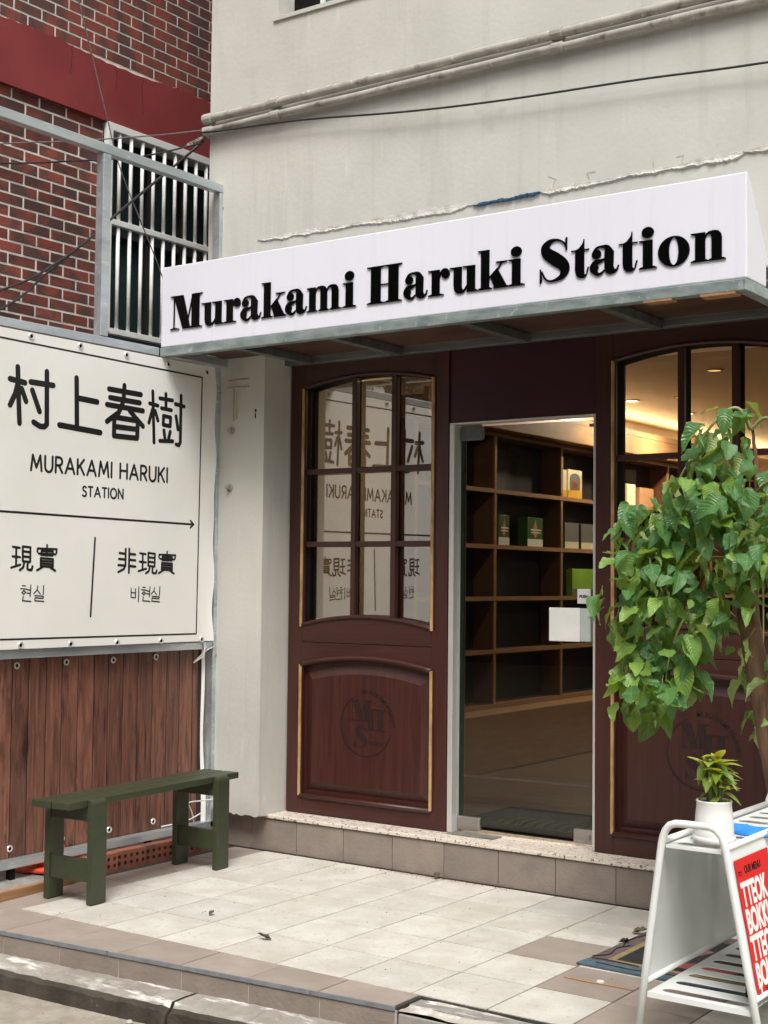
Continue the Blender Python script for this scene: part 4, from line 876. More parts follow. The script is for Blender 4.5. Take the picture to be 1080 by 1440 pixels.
add("back_board", B(-4.978, -4.965, 7.15, 14.2, .57, 2.42), shelf_dark, bs)
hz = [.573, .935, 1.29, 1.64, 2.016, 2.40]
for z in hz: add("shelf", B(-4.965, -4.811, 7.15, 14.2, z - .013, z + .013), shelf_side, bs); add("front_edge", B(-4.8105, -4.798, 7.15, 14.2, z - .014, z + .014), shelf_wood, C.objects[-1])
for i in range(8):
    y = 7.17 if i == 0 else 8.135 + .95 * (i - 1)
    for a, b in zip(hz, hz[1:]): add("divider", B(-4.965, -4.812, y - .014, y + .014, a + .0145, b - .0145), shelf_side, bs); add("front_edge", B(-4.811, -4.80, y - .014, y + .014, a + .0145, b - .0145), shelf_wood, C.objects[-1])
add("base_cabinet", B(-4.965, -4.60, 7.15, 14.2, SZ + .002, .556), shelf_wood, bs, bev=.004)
def book(y0, y1, z, h, m, lab, band=None, motif=None, d=.05, txt=None, x=-4.815):
    t = thing("boxed_book", (x, (y0 + y1) / 2, z), lab, "book", "boxed books on the shop shelves")
    add("box", B(x - d, x, y0, y1, z, z + h), m, t, bev=.002)
    if band: add("lower_band", B(x - .001, x + .0012, y0 + .001, y1 - .001, z + .001, z + h * .26), band, t)
    if motif == 'cone': add("motif", MB().poly([(y0 + (y1 - y0) * a, z + h * b) for a, b in ((.5, .28), (.62, .4), (.66, .55), (.58, .75), (.5, .92), (.42, .75), (.34, .55), (.38, .4))], byz, x + .0004, x + .0016), orange_print, t)
    if motif == 'cone': add("title_lines", MB().box(x + .0017, x + .0022, y0 + (y1 - y0) * .2, y1 - (y1 - y0) * .12, z + h * .55, z + h * .6).box(x + .0017, x + .0022, y0 + (y1 - y0) * .2, y1 - (y1 - y0) * .14, z + h * .46, z + h * .5), white_print, t)
    if motif == 'arch':
        ym = (y0 + y1) / 2; hw = (y1 - y0) * .36
        add("arch_print", MB().poly([(ym - hw, z + h * .28), (ym + hw, z + h * .28)] + [(ym + hw * math.cos(R_(a)), z + h * .68 + h * .2 * math.sin(R_(a))) for a in range(0, 181, 15)], byz, x + .0004, x + .0015), grey_print, t)
        add("door_print", MB().box(x + .0016, x + .0021, ym - hw * .8, ym + hw * .8, z + h * .29, z + h * .6), M("rust_print", (.3, .06, .03), rough=.5), t)
        add("door_centre", MB().box(x + .0022, x + .0026, ym - hw * .35, ym + hw * .35, z + h * .36, z + h * .55), green_book, t)
sz_ = .0145
book(8.20, 8.345, hz[3] + sz_, .205, green_book, "green boxed book with an orange motif on the second shelf, left of its twin", white_print, 'cone')
book(8.60, 8.82, hz[3] + sz_, .205, green_book, "wider green boxed book with an orange motif, right of its twin", white_print, 'cone', d=.08)
book(9.20, 9.43, hz[4] + sz_, .21, cream_book, "cream boxed book with an arched door picture on the top shelf", yellow_print, 'arch')
book(9.115, 9.185, hz[4] + sz_, .20, cream_book, "cream boxed book half hidden behind the arched door one", yellow_print, d=.03)
book(9.16, 9.38, hz[3] + sz_, .19, grey_print, "grey patterned box beside the divider under the cream books", cream_book)
book(9.42, 9.70, hz[3] + sz_, .19, grey_print, "second grey patterned box at the door edge", cream_book)
book(9.28, 9.62, hz[2] + sz_, .20, lime_print, "lime green box on the shelf above the push sign", grey_print)
book(10.22, 10.37, hz[4] + sz_, .165, cream_book, "cream card box on the shelf seen through the arched window", None)
book(10.45, 10.72, hz[4] + sz_, .15, M("kraft_print", (.36, .2, .1), rough=.6), "brown box next to the cream card box behind the leaves", None)
mt = thing("entrance_mat", (-3.35, 6.25, SZ), "dark entrance mat with green script just inside the glass door", "doormat")
add("mat", B(-3.80, -3.0, 5.97, 6.62, SZ + .0015, SZ + .012), M("charcoal_mat", (.008, .009, .008), (.014, .016, .014), scale=60, rough=1, bump=.5), mt, bev=.004)
mb = MB()
for q in range(9):
    x = -3.62 + .06 * q; mb.tube(catmull([(x, 6.06, SZ + .0125), (x + .03, 6.12, SZ + .0125), (x + .005, 6.24, SZ + .0125), (x + .06, 6.34 + .02 * (q % 3), SZ + .0125), (x + .05, 6.20, SZ + .0125), (x + .09, 6.08, SZ + .0125)], 4), .0035, 5)
add("green_script", mb, M("green_script", (.14, .26, .09), rough=.9), mt)

# ================================================================== BENCH
bn = bpy.data.objects.new("bench", None); C.objects.link(bn); WL[bn] = Vector((0, 0, 0)); bn.location = (-4.660, 4.712, 0); bn.rotation_euler = (0, 0, R_(4.2))
tag(bn, "olive green wooden bench with board legs beside the plank tarp", "bench")
def bpart(name, *a, bev=.003, mb=None):
    o = add(name, mb or B(*a), bench_m, None, bev=bev); o.parent = bn; o.location = (0, 0, 0); return o
# local x: across (towards the shop side +), local y: along
bpart("seat_plank", .003, .098, -.60, .60, .418, .448); bpart("seat_plank", -.115, -.003, -.60, .60, .418, .448)
def leg_mb(sx, y0):
    x0, x1 = (.100, .130) if sx > 0 else (-.150, -.120)
    if sx > 0:
        r = .026; prof = [(x0, .002), (x1, .002), (x1, .450 - r)] + [(x1 - r + r * math.cos(R_(a)), .450 - r + r * math.sin(R_(a))) for a in range(15, 91, 15)] + [(x0, .450)]
    else: prof = [(x0, .002), (x1, .002), (x1, .417), (x0, .417)]
    return MB().poly(prof, lambda u, v, d: (u, d, v), y0, y0 + .092)
for y0 in (-.482, .392):
    bpart("leg", mb=leg_mb(1, y0), bev=.0025); bpart("leg", mb=leg_mb(-1, y0), bev=.0025)
    bpart("stretcher", -.119, .099, y0 + .008, y0 + .034, .095, .192); bpart("stretcher", -.119, .099, y0 + .008, y0 + .034, .355, .417)
    bpart("stretcher", -.119, .099, y0 + .060, y0 + .086, .355, .417)
mb = MB()
for x0, x1 in ((.104, .126), (-.146, -.124)):
    for y0 in (-.482, .392): mb.box(x0, x1, y0 + .004, y0 + .088, -.0002, .004)
o = bpart("foot_pads", mb=mb, bev=0); o.data.materials[0] = black_m

# ---- perforated bricks, cone, timber strip by the frame
def perforated():
    mb = MB(); L_, H_, D_ = .19, .09, .057; cols, rws = 5, 2; hs = .018
    xs = [0]; zs_ = [0]
    for i in range(cols): c = L_ * (i + .5) / cols; xs += [c - hs / 2, c + hs / 2]
    xs.append(L_)
    for j in range(rws): c = H_ * (.33 + .36 * j); zs_ += [c - hs / 2, c + hs / 2]
    zs_.append(H_)
    for i in range(len(xs) - 1):
        for j in range(len(zs_) - 1):
            a, b, c, d = xs[i] - L_ / 2, xs[i + 1] - L_ / 2, zs_[j], zs_[j + 1]; n = len(mb.v)
            if i % 2 and j % 2:
                mb.v += [(0, a, c), (0, b, c), (0, b, d), (0, a, d), (-.04, a, c), (-.04, b, c), (-.04, b, d), (-.04, a, d)]
                mb.f += [[n, n + 1, n + 5, n + 4], [n + 1, n + 2, n + 6, n + 5], [n + 2, n + 3, n + 7, n + 6], [n + 3, n, n + 4, n + 7], [n + 4, n + 5, n + 6, n + 7]]
            else: mb.v += [(0, a, c), (0, b, c), (0, b, d), (0, a, d)]; mb.f += [[n, n + 1, n + 2, n + 3]]
    n = len(mb.v); a, b = -L_ / 2, L_ / 2
    mb.v += [(0, a, 0), (0, b, 0), (0, b, H_), (0, a, H_), (-D_, a, 0), (-D_, b, 0), (-D_, b, H_), (-D_, a, H_)]
    mb.f += [[n, n + 4, n + 5, n + 1], [n + 1, n + 5, n + 6, n + 2], [n + 2, n + 6, n + 7, n + 3], [n + 3, n + 7, n + 4, n], [n + 4, n + 7, n + 6, n + 5]]
    me = bpy.data.meshes.new("perforated_brick"); me.from_pydata(mb.v, [], mb.f); return me
pme = perforated(); pme.materials.append(terracotta)
labs = ["perforated red brick hidden partly behind the near bench leg", "bright perforated brick second in the row under the bench", "dark brown perforated brick third in the row under the bench", "perforated brick just behind the far bench leg", "perforated brick at the far end of the row by the pillar"]
for i, y in enumerate((4.735, 4.927, 5.119, 5.311, 5.50)):
    o = piece("perforated_brick", pme, (-4.945 + random.uniform(-.006, .004), y, -.004), None, rot=(0, 0, R_(random.uniform(-2, 2)) - R_(2)))
    tag(o, labs[i], "brick", "perforated bricks along the banner frame")
cn = thing("traffic_cone", (-5.085, 4.53, .050), "orange traffic cone standing behind the bench leg under the frame", "traffic cone")
mb = MB(); mb.box(-.17, .17, -.17, .17, 0, .022); o = add("base", mb, orange, None, bev=.008); o.parent = cn; o.location = (0, 0, 0); o.rotation_euler = (0, 0, R_(25))
o = add("cone_body", MB().lathe([(.115, .02), (.11, .04), (.085, .048), (.078, .06), (.062, .11), (.055, .115)], 0, 0, 28), orange, None, smooth=True); o.parent = cn; o.location = (0, 0, 0)
tag(add("timber_strip", MB().poly([(-4.862, 3.75), (-4.835, 3.75), (-4.898, 4.62), (-4.925, 4.62)], lambda u, v, d: (u, v, d), -.005, .040), raw_wood, bev=.003), "thin raw timber batten lying beside the brown tiles", "timber")
mb = MB(); mb.tube(catmull([(-4.37, 4.58, .004), (-4.36, 4.66, .004), (-4.44, 4.72, .004), (-4.50, 4.70, .004), (-4.53, 4.76, .004)], 5), .003, 5)
# ================================================================== DISPLAY STAND
ds = thing("display_stand", (-1.65, 4.45, 0), "white tubular A shaped stand with slotted shelves and a red menu poster", "display stand")
T = .0115
def lean(z, side):                               # x of the leg axis at height z
    return (-1.852 + .1335 * z) if side < 0 else (-1.447 - .192 * z)
def end_frame(y):
    pts = [(lean(0, -1), y, .004), (lean(.3, -1), y, .3), (lean(.58, -1), y, .58), (lean(.62, -1), y, .62)]
    xl, xr = lean(.64, -1), lean(.64, 1); r = .045; zt = .683
    pts += [(xl + .002, y, .640), (xl + .010, y, .660), (xl + .024, y, .676), (xl + .044, y, zt), (xl + .075, y, zt + .001)]
    pts += [(xr - .075, y, zt + .001), (xr - .044, y, zt), (xr - .024, y, .676), (xr - .010, y, .660), (xr - .002, y, .640)]
    pts += [(lean(.62, 1), y, .62), (lean(.58, 1), y, .58), (lean(.3, 1), y, .3), (lean(0, 1), y, .004)]
    return MB().tube(pts, T, 14)
Y0, Y1 = 4.0, 4.92
for y in (Y0, Y1): add("end_frame", end_frame(y), white_metal, ds, smooth=True)
for y in (Y0, Y1):
    for s in (-1, 1): add("foot_cap", MB().lathe([(T + .002, -.0005), (T + .002, .02)], lean(0, s), y, 14), M("foot_rubber", (.4, .41, .4), rough=.7) if (y, s) == (Y0, -1) else bpy.data.materials["foot_rubber"], ds)
for s in (-1, 1):
    for z in (.625, .195): add("side_rail", MB().tube([(lean(z, s), Y0 + .012, z), (lean(z, s), Y1 - .012, z)], T * .86, 12), white_metal, ds, smooth=True)
def slotted(x0, x1, z, nslot, lip, sl0, sl1, wd):
    """sheet shelf with rounded slots across it, and a folded lip at each end"""
    mb = MB(); ya, yb = Y0 + .006, Y1 - .006; pitch = (yb - ya) / nslot; K = 6
    for i in range(nslot):
        a = ya + pitch * i; b = a + pitch; c = (a + b) / 2; r = wd / 2
        slot = [(sl1 - r + r * math.cos(t), c + r * math.sin(t)) for t in [-math.pi / 2 + math.pi * k / K for k in range(K + 1)]] + [(sl0 + r + r * math.cos(t), c + r * math.sin(t)) for t in [math.pi / 2 + math.pi * k / K for k in range(K + 1)]]
        m = len(slot); outer = []
        for u, v in slot:                        # project each slot point to the cell border
            if abs(v - c) > r * .99: outer.append((u, b if v > c else a))
            elif u > (sl0 + sl1) / 2: outer.append((x1, a + (b - a) * (v - c + r) / (2 * r)))
            else: outer.append((x0, a + (b - a) * (v - c + r) / (2 * r)))
        mb.ring(outer, slot, lambda u, v, d: (u, v, d), z - .002, z)
        n = len(mb.v); mb.v += [(x1, a, z), (sl1 - r, a, z), (x1, b, z), (sl1 - r, b, z), (x0, a, z), (sl0 + r, a, z), (x0, b, z), (sl0 + r, b, z)]
        mb.v += [outer[1] + (z,), outer[K - 1] + (z,), outer[K + 2] + (z,), outer[2 * K] + (z,)]
        mb.f += [[n, n + 8, n + 1], [n + 2, n + 3, n + 9], [n + 6, n + 10, n + 7], [n + 4, n + 5, n + 11]]
    mb.box(x0, x1, ya - .002, ya - .0005, z - lip, z).box(x0, x1, yb + .0005, yb + .002, z - lip, z)
    return mb
add("top_shelf", slotted(lean(.615, -1) + .012, lean(.615, 1) - .012, .6155, 9, .009, -1.742, -1.592, .046), white_metal, ds)
add("lower_shelf", slotted(lean(.165, -1) + .012, lean(.165, 1) - .012, .165, 9, .016, -1.79, -1.515, .042), white_metal, ds)
for s in (-1, 1):
    q = [(lean(z, s) + d, z) for z, d in ((.205, -.001), (.615, -.001), (.615, .001), (.205, .001))]
    add("side_panel", MB().poly(q, lambda u, v, d: (u, d, v), Y0 + .010, Y1 - .010), white_metal, ds)
zt_, zb_ = .585, .190
xo = lambda z: lean(z, 1) + .0035
P_ = lambda y, z, d=0: (xo(z) + d * .98, y, z)
pmb = MB(); Z_ = [zb_ + (zt_ - zb_) * i / 8 for i in range(9)]; Yp0, Yp1 = 4.035, 4.315
for i, z in enumerate(Z_):
    pmb.v += [P_(Yp0 + random.uniform(-.002, .002) + .006 * (i == 0), z, .001), P_(Yp1, z, .001)]
pmb.f = [[2 * i, 2 * i + 1, 2 * i + 3, 2 * i + 2] for i in range(8)]
po = add("menu_poster", pmb, red_print, ds)
po.modifiers.new("thick", 'SOLIDIFY').thickness = .0006
def on_poster(txt, y, z, size, sx, bold, m):
    me = text_mesh(txt, size, .0003, bold); warp(me, lambda a, b, d: P_(y + a * sx, z + b, .0022 + d)); add("lettering", me, m, po)
on_poster("OUR MENU", 4.10, .540, .030, .86, .0007, black_m)
for k, t in enumerate(("TTEOK", "BOKKI", "TTEOK", "BOKKI")): on_poster(t, 4.050, .452 - .0765 * k, .094, .67, .0036, white_print)
mb = MB()
for k in range(3): mb.box(xo(.548 - .008 * k), xo(.548) + .004, 4.05, 4.075, .548 - .008 * k, .5495 - .008 * k) if k < 2 else None
for k in range(4): mb.v += [P_(4.10, .222 - .006 * k, .0024), P_(4.27, .222 - .006 * k, .0024), P_(4.27, .2245 - .006 * k, .0024), P_(4.10, .2245 - .006 * k, .0024)]; mb.f.append([len(mb.v) - 4 + i for i in range(4)])
add("fine_print", mb, black_m, po)
mb = MB(); mb.v = [P_(4.062, .205, .0024), P_(4.074, .205, .0024), P_(4.074, .235, .0024), P_(4.066, .235, .0024)]; mb.f = [[0, 1, 2, 3]]; add("bottle_print", mb, white_print, po)
# ---- things on the stand
pot = thing("potted_bamboo", (-1.650, 4.12, .617), "lucky bamboo in a white plastic pot on the stand", "pot plant")
px_, py_ = -1.650, 4.12
add("saucer", MB().lathe([(.058, .6185), (.063, .621), (.065, .640), (.062, .640), (.058, .624)], px_, py_, 40), ceramic, pot, smooth=True)
add("pot", MB().lathe([(.056, .625), (.0595, .640), (.0600, .650), (.0565, .70), (.0525, .738), (.0545, .742), (.0540, .746), (.0500, .746), (.049, .735)], px_, py_, 48), ceramic, pot, smooth=True)
add("soil", MB().poly(ell(px_, py_, .0505, .0505, 24), lambda u, v, d: (u, v, d), .715, .737), soil, pot)
mb = MB()
for k in range(3): mb.box(px_ - .045 + .035 * k, px_ - .025 + .035 * k, py_ - .04, py_ + .04, .6155, .6186)
add("saucer_feet", mb, ceramic, pot)
stem_m = M("bamboo_stem", (.05, .10, .025), (.11, .15, .04), scale=60, rough=.45, stretch=(.3, .3, 2))
tips = []
for dx, dy, h in ((-.018, .004, .85), (-.005, -.012, .875), (.009, .002, .855), (.021, -.006, .83), (.003, .018, .87)):
    pts, rs = [], []
    z = .734; k = 0
    while z < h:
        t = (z - .734) / .12; pts.append((px_ + dx * (1 + .3 * t), py_ + dy * (1 + .3 * t), z)); rs.append(.0082 if k % 3 else .0066); z += .0055; k += 1
    add("stem", MB().tube(pts, rs, 9), stem_m, pot, smooth=True); tips.append(Vector(pts[-1]))
def leaf_mesh(name, L_, W_, fold, droop, m, nl=8, pw=1.0, wav=.0):
    mb = MB(); us = (-1, -.5, 0, .5, 1); uv = []
    for i in range(nl + 1):
        t = i / nl; w_ = W_ * (math.sin(math.pi * min(1, t ** pw)) ** .8 * .5) * (1 - .35 * t) if 0 < i < nl else .0006
        for u in us:
            mb.v.append((u * w_, L_ * t, fold * abs(u) * w_ - droop * L_ * t * t + wav * L_ * math.sin(t * 15 + u * 2.2) * (.25 + abs(u))))
            uv.append((.5 + .5 * u, t))
    for i in range(nl):
        for j in range(4): a = i * 5 + j; mb.f.append([a, a + 1, a + 6, a + 5])
    me = bpy.data.meshes.new(name); me.from_pydata(mb.v, [], mb.f); ul = me.uv_layers.new(name="uv")
    for p in me.polygons:
        p.use_smooth = True
        for li in p.loop_indices: ul.data[li].uv = uv[me.loops[li].vertex_index]
    me.materials.append(m); return me
def orient(tipdir, normal):
    y = tipdir.normalized(); x = y.cross(normal)
    if x.length < 1e-4: x = y.orthogonal()
    x.normalize(); z = x.cross(y); return Matrix((x, y, z)).transposed().to_quaternion()
pl = [leaf_mesh("leaf", .062, .034, .35, .35, leaf_p, 6, .75), leaf_mesh("leaf", .052, .036, .3, .6, leaf_p, 6, .75), leaf_mesh("leaf", .070, .032, .4, .25, leaf_p, 6, .75)]
rp_ = random.Random(5)
for tp_ in tips:
    for k in range(15):
        a = rp_.uniform(0, 6.283); up = rp_.uniform(-.9, 1.5); d = Vector((math.cos(a), math.sin(a), up)); base = tp_ + Vector((0, 0, rp_.uniform(-.085, .010)))
        piece("leaf", rp_.choice(pl), base, pot, rot=orient(d, Vector((0, 0, 1)) + d * -.4), scl=rp_.uniform(.75, 1.25))
mb = MB(); nx_ = 10
for j in range(7):
    for i in range(nx_ + 1):
        x = -1.71 + .17 * i / nx_; y = 4.30 + .13 * j / 6; mb.v.append((x + .012 * math.sin(j * 1.3), y + .012 * math.sin(i * .9), .6135 + .011 * abs(math.sin(i * 1.7 + j * .8)) + .010 * abs(math.sin(j * 1.1))))
for j in range(6):
    for i in range(nx_): a = j * (nx_ + 1) + i; mb.f.append([a, a + 1, a + nx_ + 2, a + nx_ + 1])
o = add("cloth", mb, blue_cloth, None, smooth=True); o.modifiers.new("thick", 'SOLIDIFY').thickness = .006; tag(o, "crumpled bright blue cloth lying on the top shelf behind the pot", "cloth")
cl = thing("clamp", (-1.535, 4.14, .165), "black plastic clamp knob resting on the lower shelf of the stand", "clamp")
add("knob", MB().tube([(-1.555, 4.13, .192), (-1.549, 4.132, .192), (-1.520, 4.14, .19), (-1.512, 4.142, .19)], [.021, .0265, .0265, .020], 22), black_m, cl, bev=.002); add("bolt", MB().tube([(-1.552, 4.13, .160), (-1.552, 4.13, .235)], .003, 8).tube([(-1.512, 4.142, .19), (-1.45, 4.16, .188)], .006, 8), black_m, cl)

# ================================================================== DOORMAT ON THE TILES
rug = thing("picture_mat", (-2.1, 5.05, 0), "worn picture mat with slate blue border and ochre line lying on the tiles", "doormat")
def rp4(name, pts, z1, m): return add(name, MB().poly(pts, lambda u, v, d: (u, v, d), .001, z1), m, rug, bev=.0015, seg=1)
rp4("border", [(-2.412, 4.69), (-1.35, 4.66), (-1.35, 4.735), (-2.405, 4.765)], .010, rug_blue)
rp4("field", [(-2.404, 4.767), (-1.35, 4.737), (-1.35, 5.40), (-2.396, 5.36)], .009, rug_purple)
rp4("ochre_line", [(-2.335, 4.785), (-1.4, 4.765), (-1.4, 4.785), (-2.31, 4.805), (-2.31, 5.30), (-2.335, 5.30)], .0105, rug_yellow)
rp4("dark_field", [(-2.305, 4.81), (-1.42, 4.79), (-1.42, 5.28), (-2.305, 5.28)], .0102, rug_black)
rp4("pink_patch", [(-2.24, 4.93), (-2.18, 4.91), (-2.10, 4.98), (-2.05, 5.12), (-2.16, 5.16), (-2.25, 5.06)], .0125, rug_pink)
rp4("pink_patch", [(-2.16, 4.85), (-1.9, 4.84), (-1.86, 4.95), (-2.05, 4.93)], .0122, M("rug_red", (.2, .045, .045), (.25, .06, .06), scale=40, rough=1, bump=.5))
mb = MB()
for P in ([(-2.40, 4.80), (-2.36, 4.86), (-2.375, 4.95), (-2.35, 5.02)], [(-2.35, 4.73), (-2.2, 4.715), (-2.05, 4.74), (-1.9, 4.71)], [(-2.39, 4.775), (-2.33, 4.782), (-2.2, 4.77)], [(-2.37, 5.0), (-2.39, 5.1), (-2.36, 5.25)]): mb.tube([(a, b, .0105) for a, b in catmull(P, 5)], .003, 5)
add("outline_print", mb, rug_black, rug)
# ---- leaves and litter on the ground
def dead_leaf(px, py, s, rot, lab, m=leaf_dead):
    me = leaf_mesh("dead_leaf", .06 * s, .04 * s, .7, -.25, m, 6, .9, .05); o = piece("dead_leaf", me, (px, py, .006), None, rot=(R_(4), R_(10), rot)); tag(o, lab, "dead leaf", "dry leaves on the tiles")
dead_leaf(-3.52, 4.27, 1.0, 1.9, "curled brown dry leaf on the tiles in front of the bench end")
dead_leaf(-2.44, 5.23, 1.1, -1.2, "flat dry leaf on the tiles near the step by the stand"); dead_leaf(-2.42, 5.06, .9, -1.6, "dark folded dry leaf on the tiles next to the picture mat", rug_black)
dead_leaf(-3.62, 5.60, .9, .4, "dry leaf lying against the step below the door panel")
dead_leaf(-3.98, 4.42, .6, .2, "small faint dry leaf on the tiles, middle of the platform")
rs_ = random.Random(11); mb = MB()
def crumb(x, y, z, r):
    mb.lathe([(r * .5, z), (r, z + r * .4), (r * .6, z + r * .9)], x, y, 5)
for k in range(70): crumb(rs_.uniform(-4.6, -2.0), rs_.uniform(4.05, 5.6), .0005, rs_.uniform(.0012, .003))
for k in range(60): crumb(rs_.uniform(-4.3, -3.2), 5.64 - abs(rs_.gauss(0, .04)), .0005, rs_.uniform(.001, .003))
tag(add("litter", mb, leaf_dead), kind="stuff")
mb = MB()
for k in range(160):
    x = rs_.uniform(-5, -2.4); crumb(x, kfront(x) - abs(rs_.gauss(0, .12)) - .02, -.172, rs_.uniform(.002, .006))
for x, y, r in ((-3.62, 3.61, .014), (-4.25, 3.70, .004)): crumb(x, y, -.172, r)
tag(add("gravel", mb, M("pale_grit", (.5, .47, .42), (.34, .3, .26), scale=20, rough=1)), kind="stuff")
rust = M("rust_dust", (.26, .10, .04), (.16, .08, .04), scale=30, rough=1); mb = MB()
for k in range(800):
    x = rs_.gauss(-3.66, .2); crumb(x, 5.645 - abs(rs_.gauss(0, .025)), .0003, rs_.uniform(.0006, .0017))
tag(add("rust_dust", mb, rust), kind="stuff")
mb = MB(); 
for k in range(1000):
    x = rs_.gauss(-4.2, .15); crumb(x, 5.52 + rs_.gauss(0, .05), .0002, rs_.uniform(.0005, .0013))
tag(add("sand", mb, M("grey_sand", (.17, .15, .115), (.24, .21, .16), scale=40, rough=1)), kind="stuff")
tag(add("thread", MB().tube(catmull([(-2.367, 4.511, .0035), (-2.28, 4.508, .0035), (-2.19, 4.512, .0035), (-2.101, 4.5085, .0035)], 5), .0022, 5), M("ochre_thread", (.42, .22, .07), rough=.8)), "thin ochre thread lying straight across the brown tile", "thread")
tag(add("bottle_cap", MB().lathe([(.014, .001), (.014, .006), (.011, .008)], -2.235, 4.53, 14), white_plastic), "small white cap on the brown tile by the picture mat", "cap")

# ================================================================== CABLES
def cable(pts, r, lab, m=cable_m, n=6):
    return tag(add("cable", MB().tube(catmull(pts, n), r, 6), m, smooth=True), lab, "cable", "overhead cables")
cable([(-5.11, 5.50, 3.815), (-5.0, 5.52, 3.806), (-4.428, 5.53, 3.765), (-3.808, 5.53, 3.690), (-3.248, 5.53, 3.640), (-2.535, 5.53, 3.598), (-1.967, 5.53, 3.556), (-.5, 5.5, 3.47)], .0052, "black cable sagging across the beige wall below the pipes")
cable([(-5.12, 5.53, 3.835), (-5.17, 5.26, 3.745), (-5.2, 4.67, 3.56), (-5.2, 4.23, 3.43), (-5.2, 3.2, 3.1)], .004, "thin weathered cable from the pipe ends to the left, above the frame rail", cable_g)
cable([(-5.12, 5.54, 3.77), (-5.2, 5.16, 3.61), (-5.2, 4.67, 3.46), (-5.2, 4.24, 3.34), (-5.2, 3.2, 3.08)], .005, "black twisted cable running left just under the frame rail")
cable([(-5.115, 5.545, 3.80), (-5.2, 5.54, 3.74), (-5.2, 4.99, 3.27), (-5.2, 4.9, 3.18), (-5.2, 4.57, 2.92), (-5.2, 4.25, 2.74), (-5.2, 3.4, 2.4)], .006, "upper black cable slanting down left across the barred window")
cable([(-5.12, 5.54, 3.78), (-5.215, 5.53, 3.72), (-5.215, 4.98, 3.25), (-5.215, 4.89, 3.165), (-5.215, 4.55, 2.88), (-5.215, 4.26, 2.65), (-5.215, 3.4, 2.2)], .006, "lower black cable slanting down left across the barred window")
cable([(-5.5, 4.72, 5.1), (-5.5, 4.97, 4.45), (-5.5, 5.19, 3.88), (-5.5, 5.31, 3.6), (-5.5, 5.63, 3.10), (-5.5, 5.75, 2.8)], .0035, "thin grey wire falling past the red band and window bars", cable_g)
mb = MB(); rk = random.Random(3)
for k in range(26):
    t = k / 25; mb.tube([(-5.115 - .06 * t + rk.uniform(-.006, .006), 5.545 - .06 * t, 3.80 - .05 * t + rk.uniform(-.008, .008)), (-5.118 - .06 * t + rk.uniform(-.006, .006), 5.53 - .06 * t, 3.795 - .05 * t + rk.uniform(-.008, .008))], .004, 5)
tag(add("cable_tape", mb, pipe_m), "frayed pale tape binding the cables at the building corner", "tape")

# ================================================================== TREE BESIDE THE STAND
tr = thing("tree", (-1.70, 5.05, 0), "leafy green tree with drooping heart shaped leaves in front of the right panel", "tree")
rt = random.Random(21)
tk = catmull([(-1.64, 5.03, -.02, .062), (-1.69, 5.02, .35, .054), (-1.76, 5.0, .70, .046), (-1.80, 5.0, .90, .043), (-1.845, 5.0, 1.15, .041), (-1.872, 5.0, 1.34, .039), (-1.86, 5.02, 1.52, .026), (-1.845, 5.03, 1.70, .016), (-1.85, 5.03, 1.86, .009), (-1.86, 5.02, 1.985, .005)], 6)
add("trunk", MB().tube([(p[0] + rt.uniform(-.002, .002), p[1], p[2]) for p in tk], [p[3] for p in tk], 14), bark, tr, smooth=True)
add("planter", MB().lathe([(.13, .012), (.165, .30), (.175, .305), (.175, .33), (.16, .33), (.158, .30)], -1.655, 5.025, 32), M("grey_planter", (.16, .155, .15), (.22, .215, .205), scale=9, rough=.8), tr, smooth=False)
branches = [[(-1.86, 5.01, 1.98), (-1.90, 4.98, 2.06), (-1.97, 4.95, 2.02), (-2.06, 4.9, 1.86), (-2.14, 4.86, 1.66), (-2.17, 4.84, 1.40)], [(-1.86, 5.01, 1.98), (-1.80, 5.0, 2.02), (-1.72, 4.98, 1.96), (-1.62, 4.95, 1.80), (-1.55, 4.93, 1.6)],
            [(-1.85, 5.02, 1.66), (-1.95, 4.98, 1.72), (-2.1, 4.95, 1.68), (-2.26, 4.93, 1.55), (-2.34, 4.92, 1.36), (-2.38, 4.92, 1.15)], [(-1.86, 5.01, 1.46), (-1.98, 4.95, 1.5), (-2.12, 4.9, 1.42), (-2.24, 4.86, 1.24), (-2.29, 4.85, 1.02), (-2.27, 4.85, .9)],
            [(-1.87, 5.0, 1.36), (-1.98, 4.93, 1.38), (-2.08, 4.88, 1.26), (-2.13, 4.86, 1.08), (-2.12, 4.86, .98)], [(-1.85, 5.02, 1.74), (-1.76, 4.95, 1.78), (-1.66, 4.9, 1.70), (-1.6, 4.88, 1.5)], [(-1.85, 5.03, 1.6), (-1.78, 5.1, 1.62), (-1.66, 5.15, 1.5), (-1.6, 5.15, 1.3)],
            [(-1.86, 5.02, 1.84), (-1.96, 5.08, 1.9), (-2.08, 5.1, 1.84), (-2.2, 5.1, 1.68), (-2.28, 5.1, 1.45)], [(-1.86, 5.0, 1.5), (-1.80, 4.9, 1.52), (-1.76, 4.85, 1.40), (-1.75, 4.83, 1.2)]]
for br in branches:
    P = catmull(br, 6); add("branch", MB().tube(P, [.008 * (1 - .75 * i / (len(P) - 1)) for i in range(len(P))], 7), twig, tr, smooth=True)
lms = [leaf_mesh("leaf", .098, 0.082, .25, .32, leaf_m, 10, .92, .034), leaf_mesh("leaf", .108, 0.078, .45, .5, leaf_m, 10, .95, .042), leaf_mesh("leaf", .092, 0.084, .15, .2, leaf_m, 10, .88, .036), leaf_mesh("leaf", .098, 0.076, .6, .75, leaf_m, 10, .92, .034), leaf_mesh("leaf", .104, 0.071, .95, .4, leaf_m, 10, .95, .042), leaf_mesh("leaf", .086, 0.084, .1, -.25, leaf_m, 10, .86, .04)]
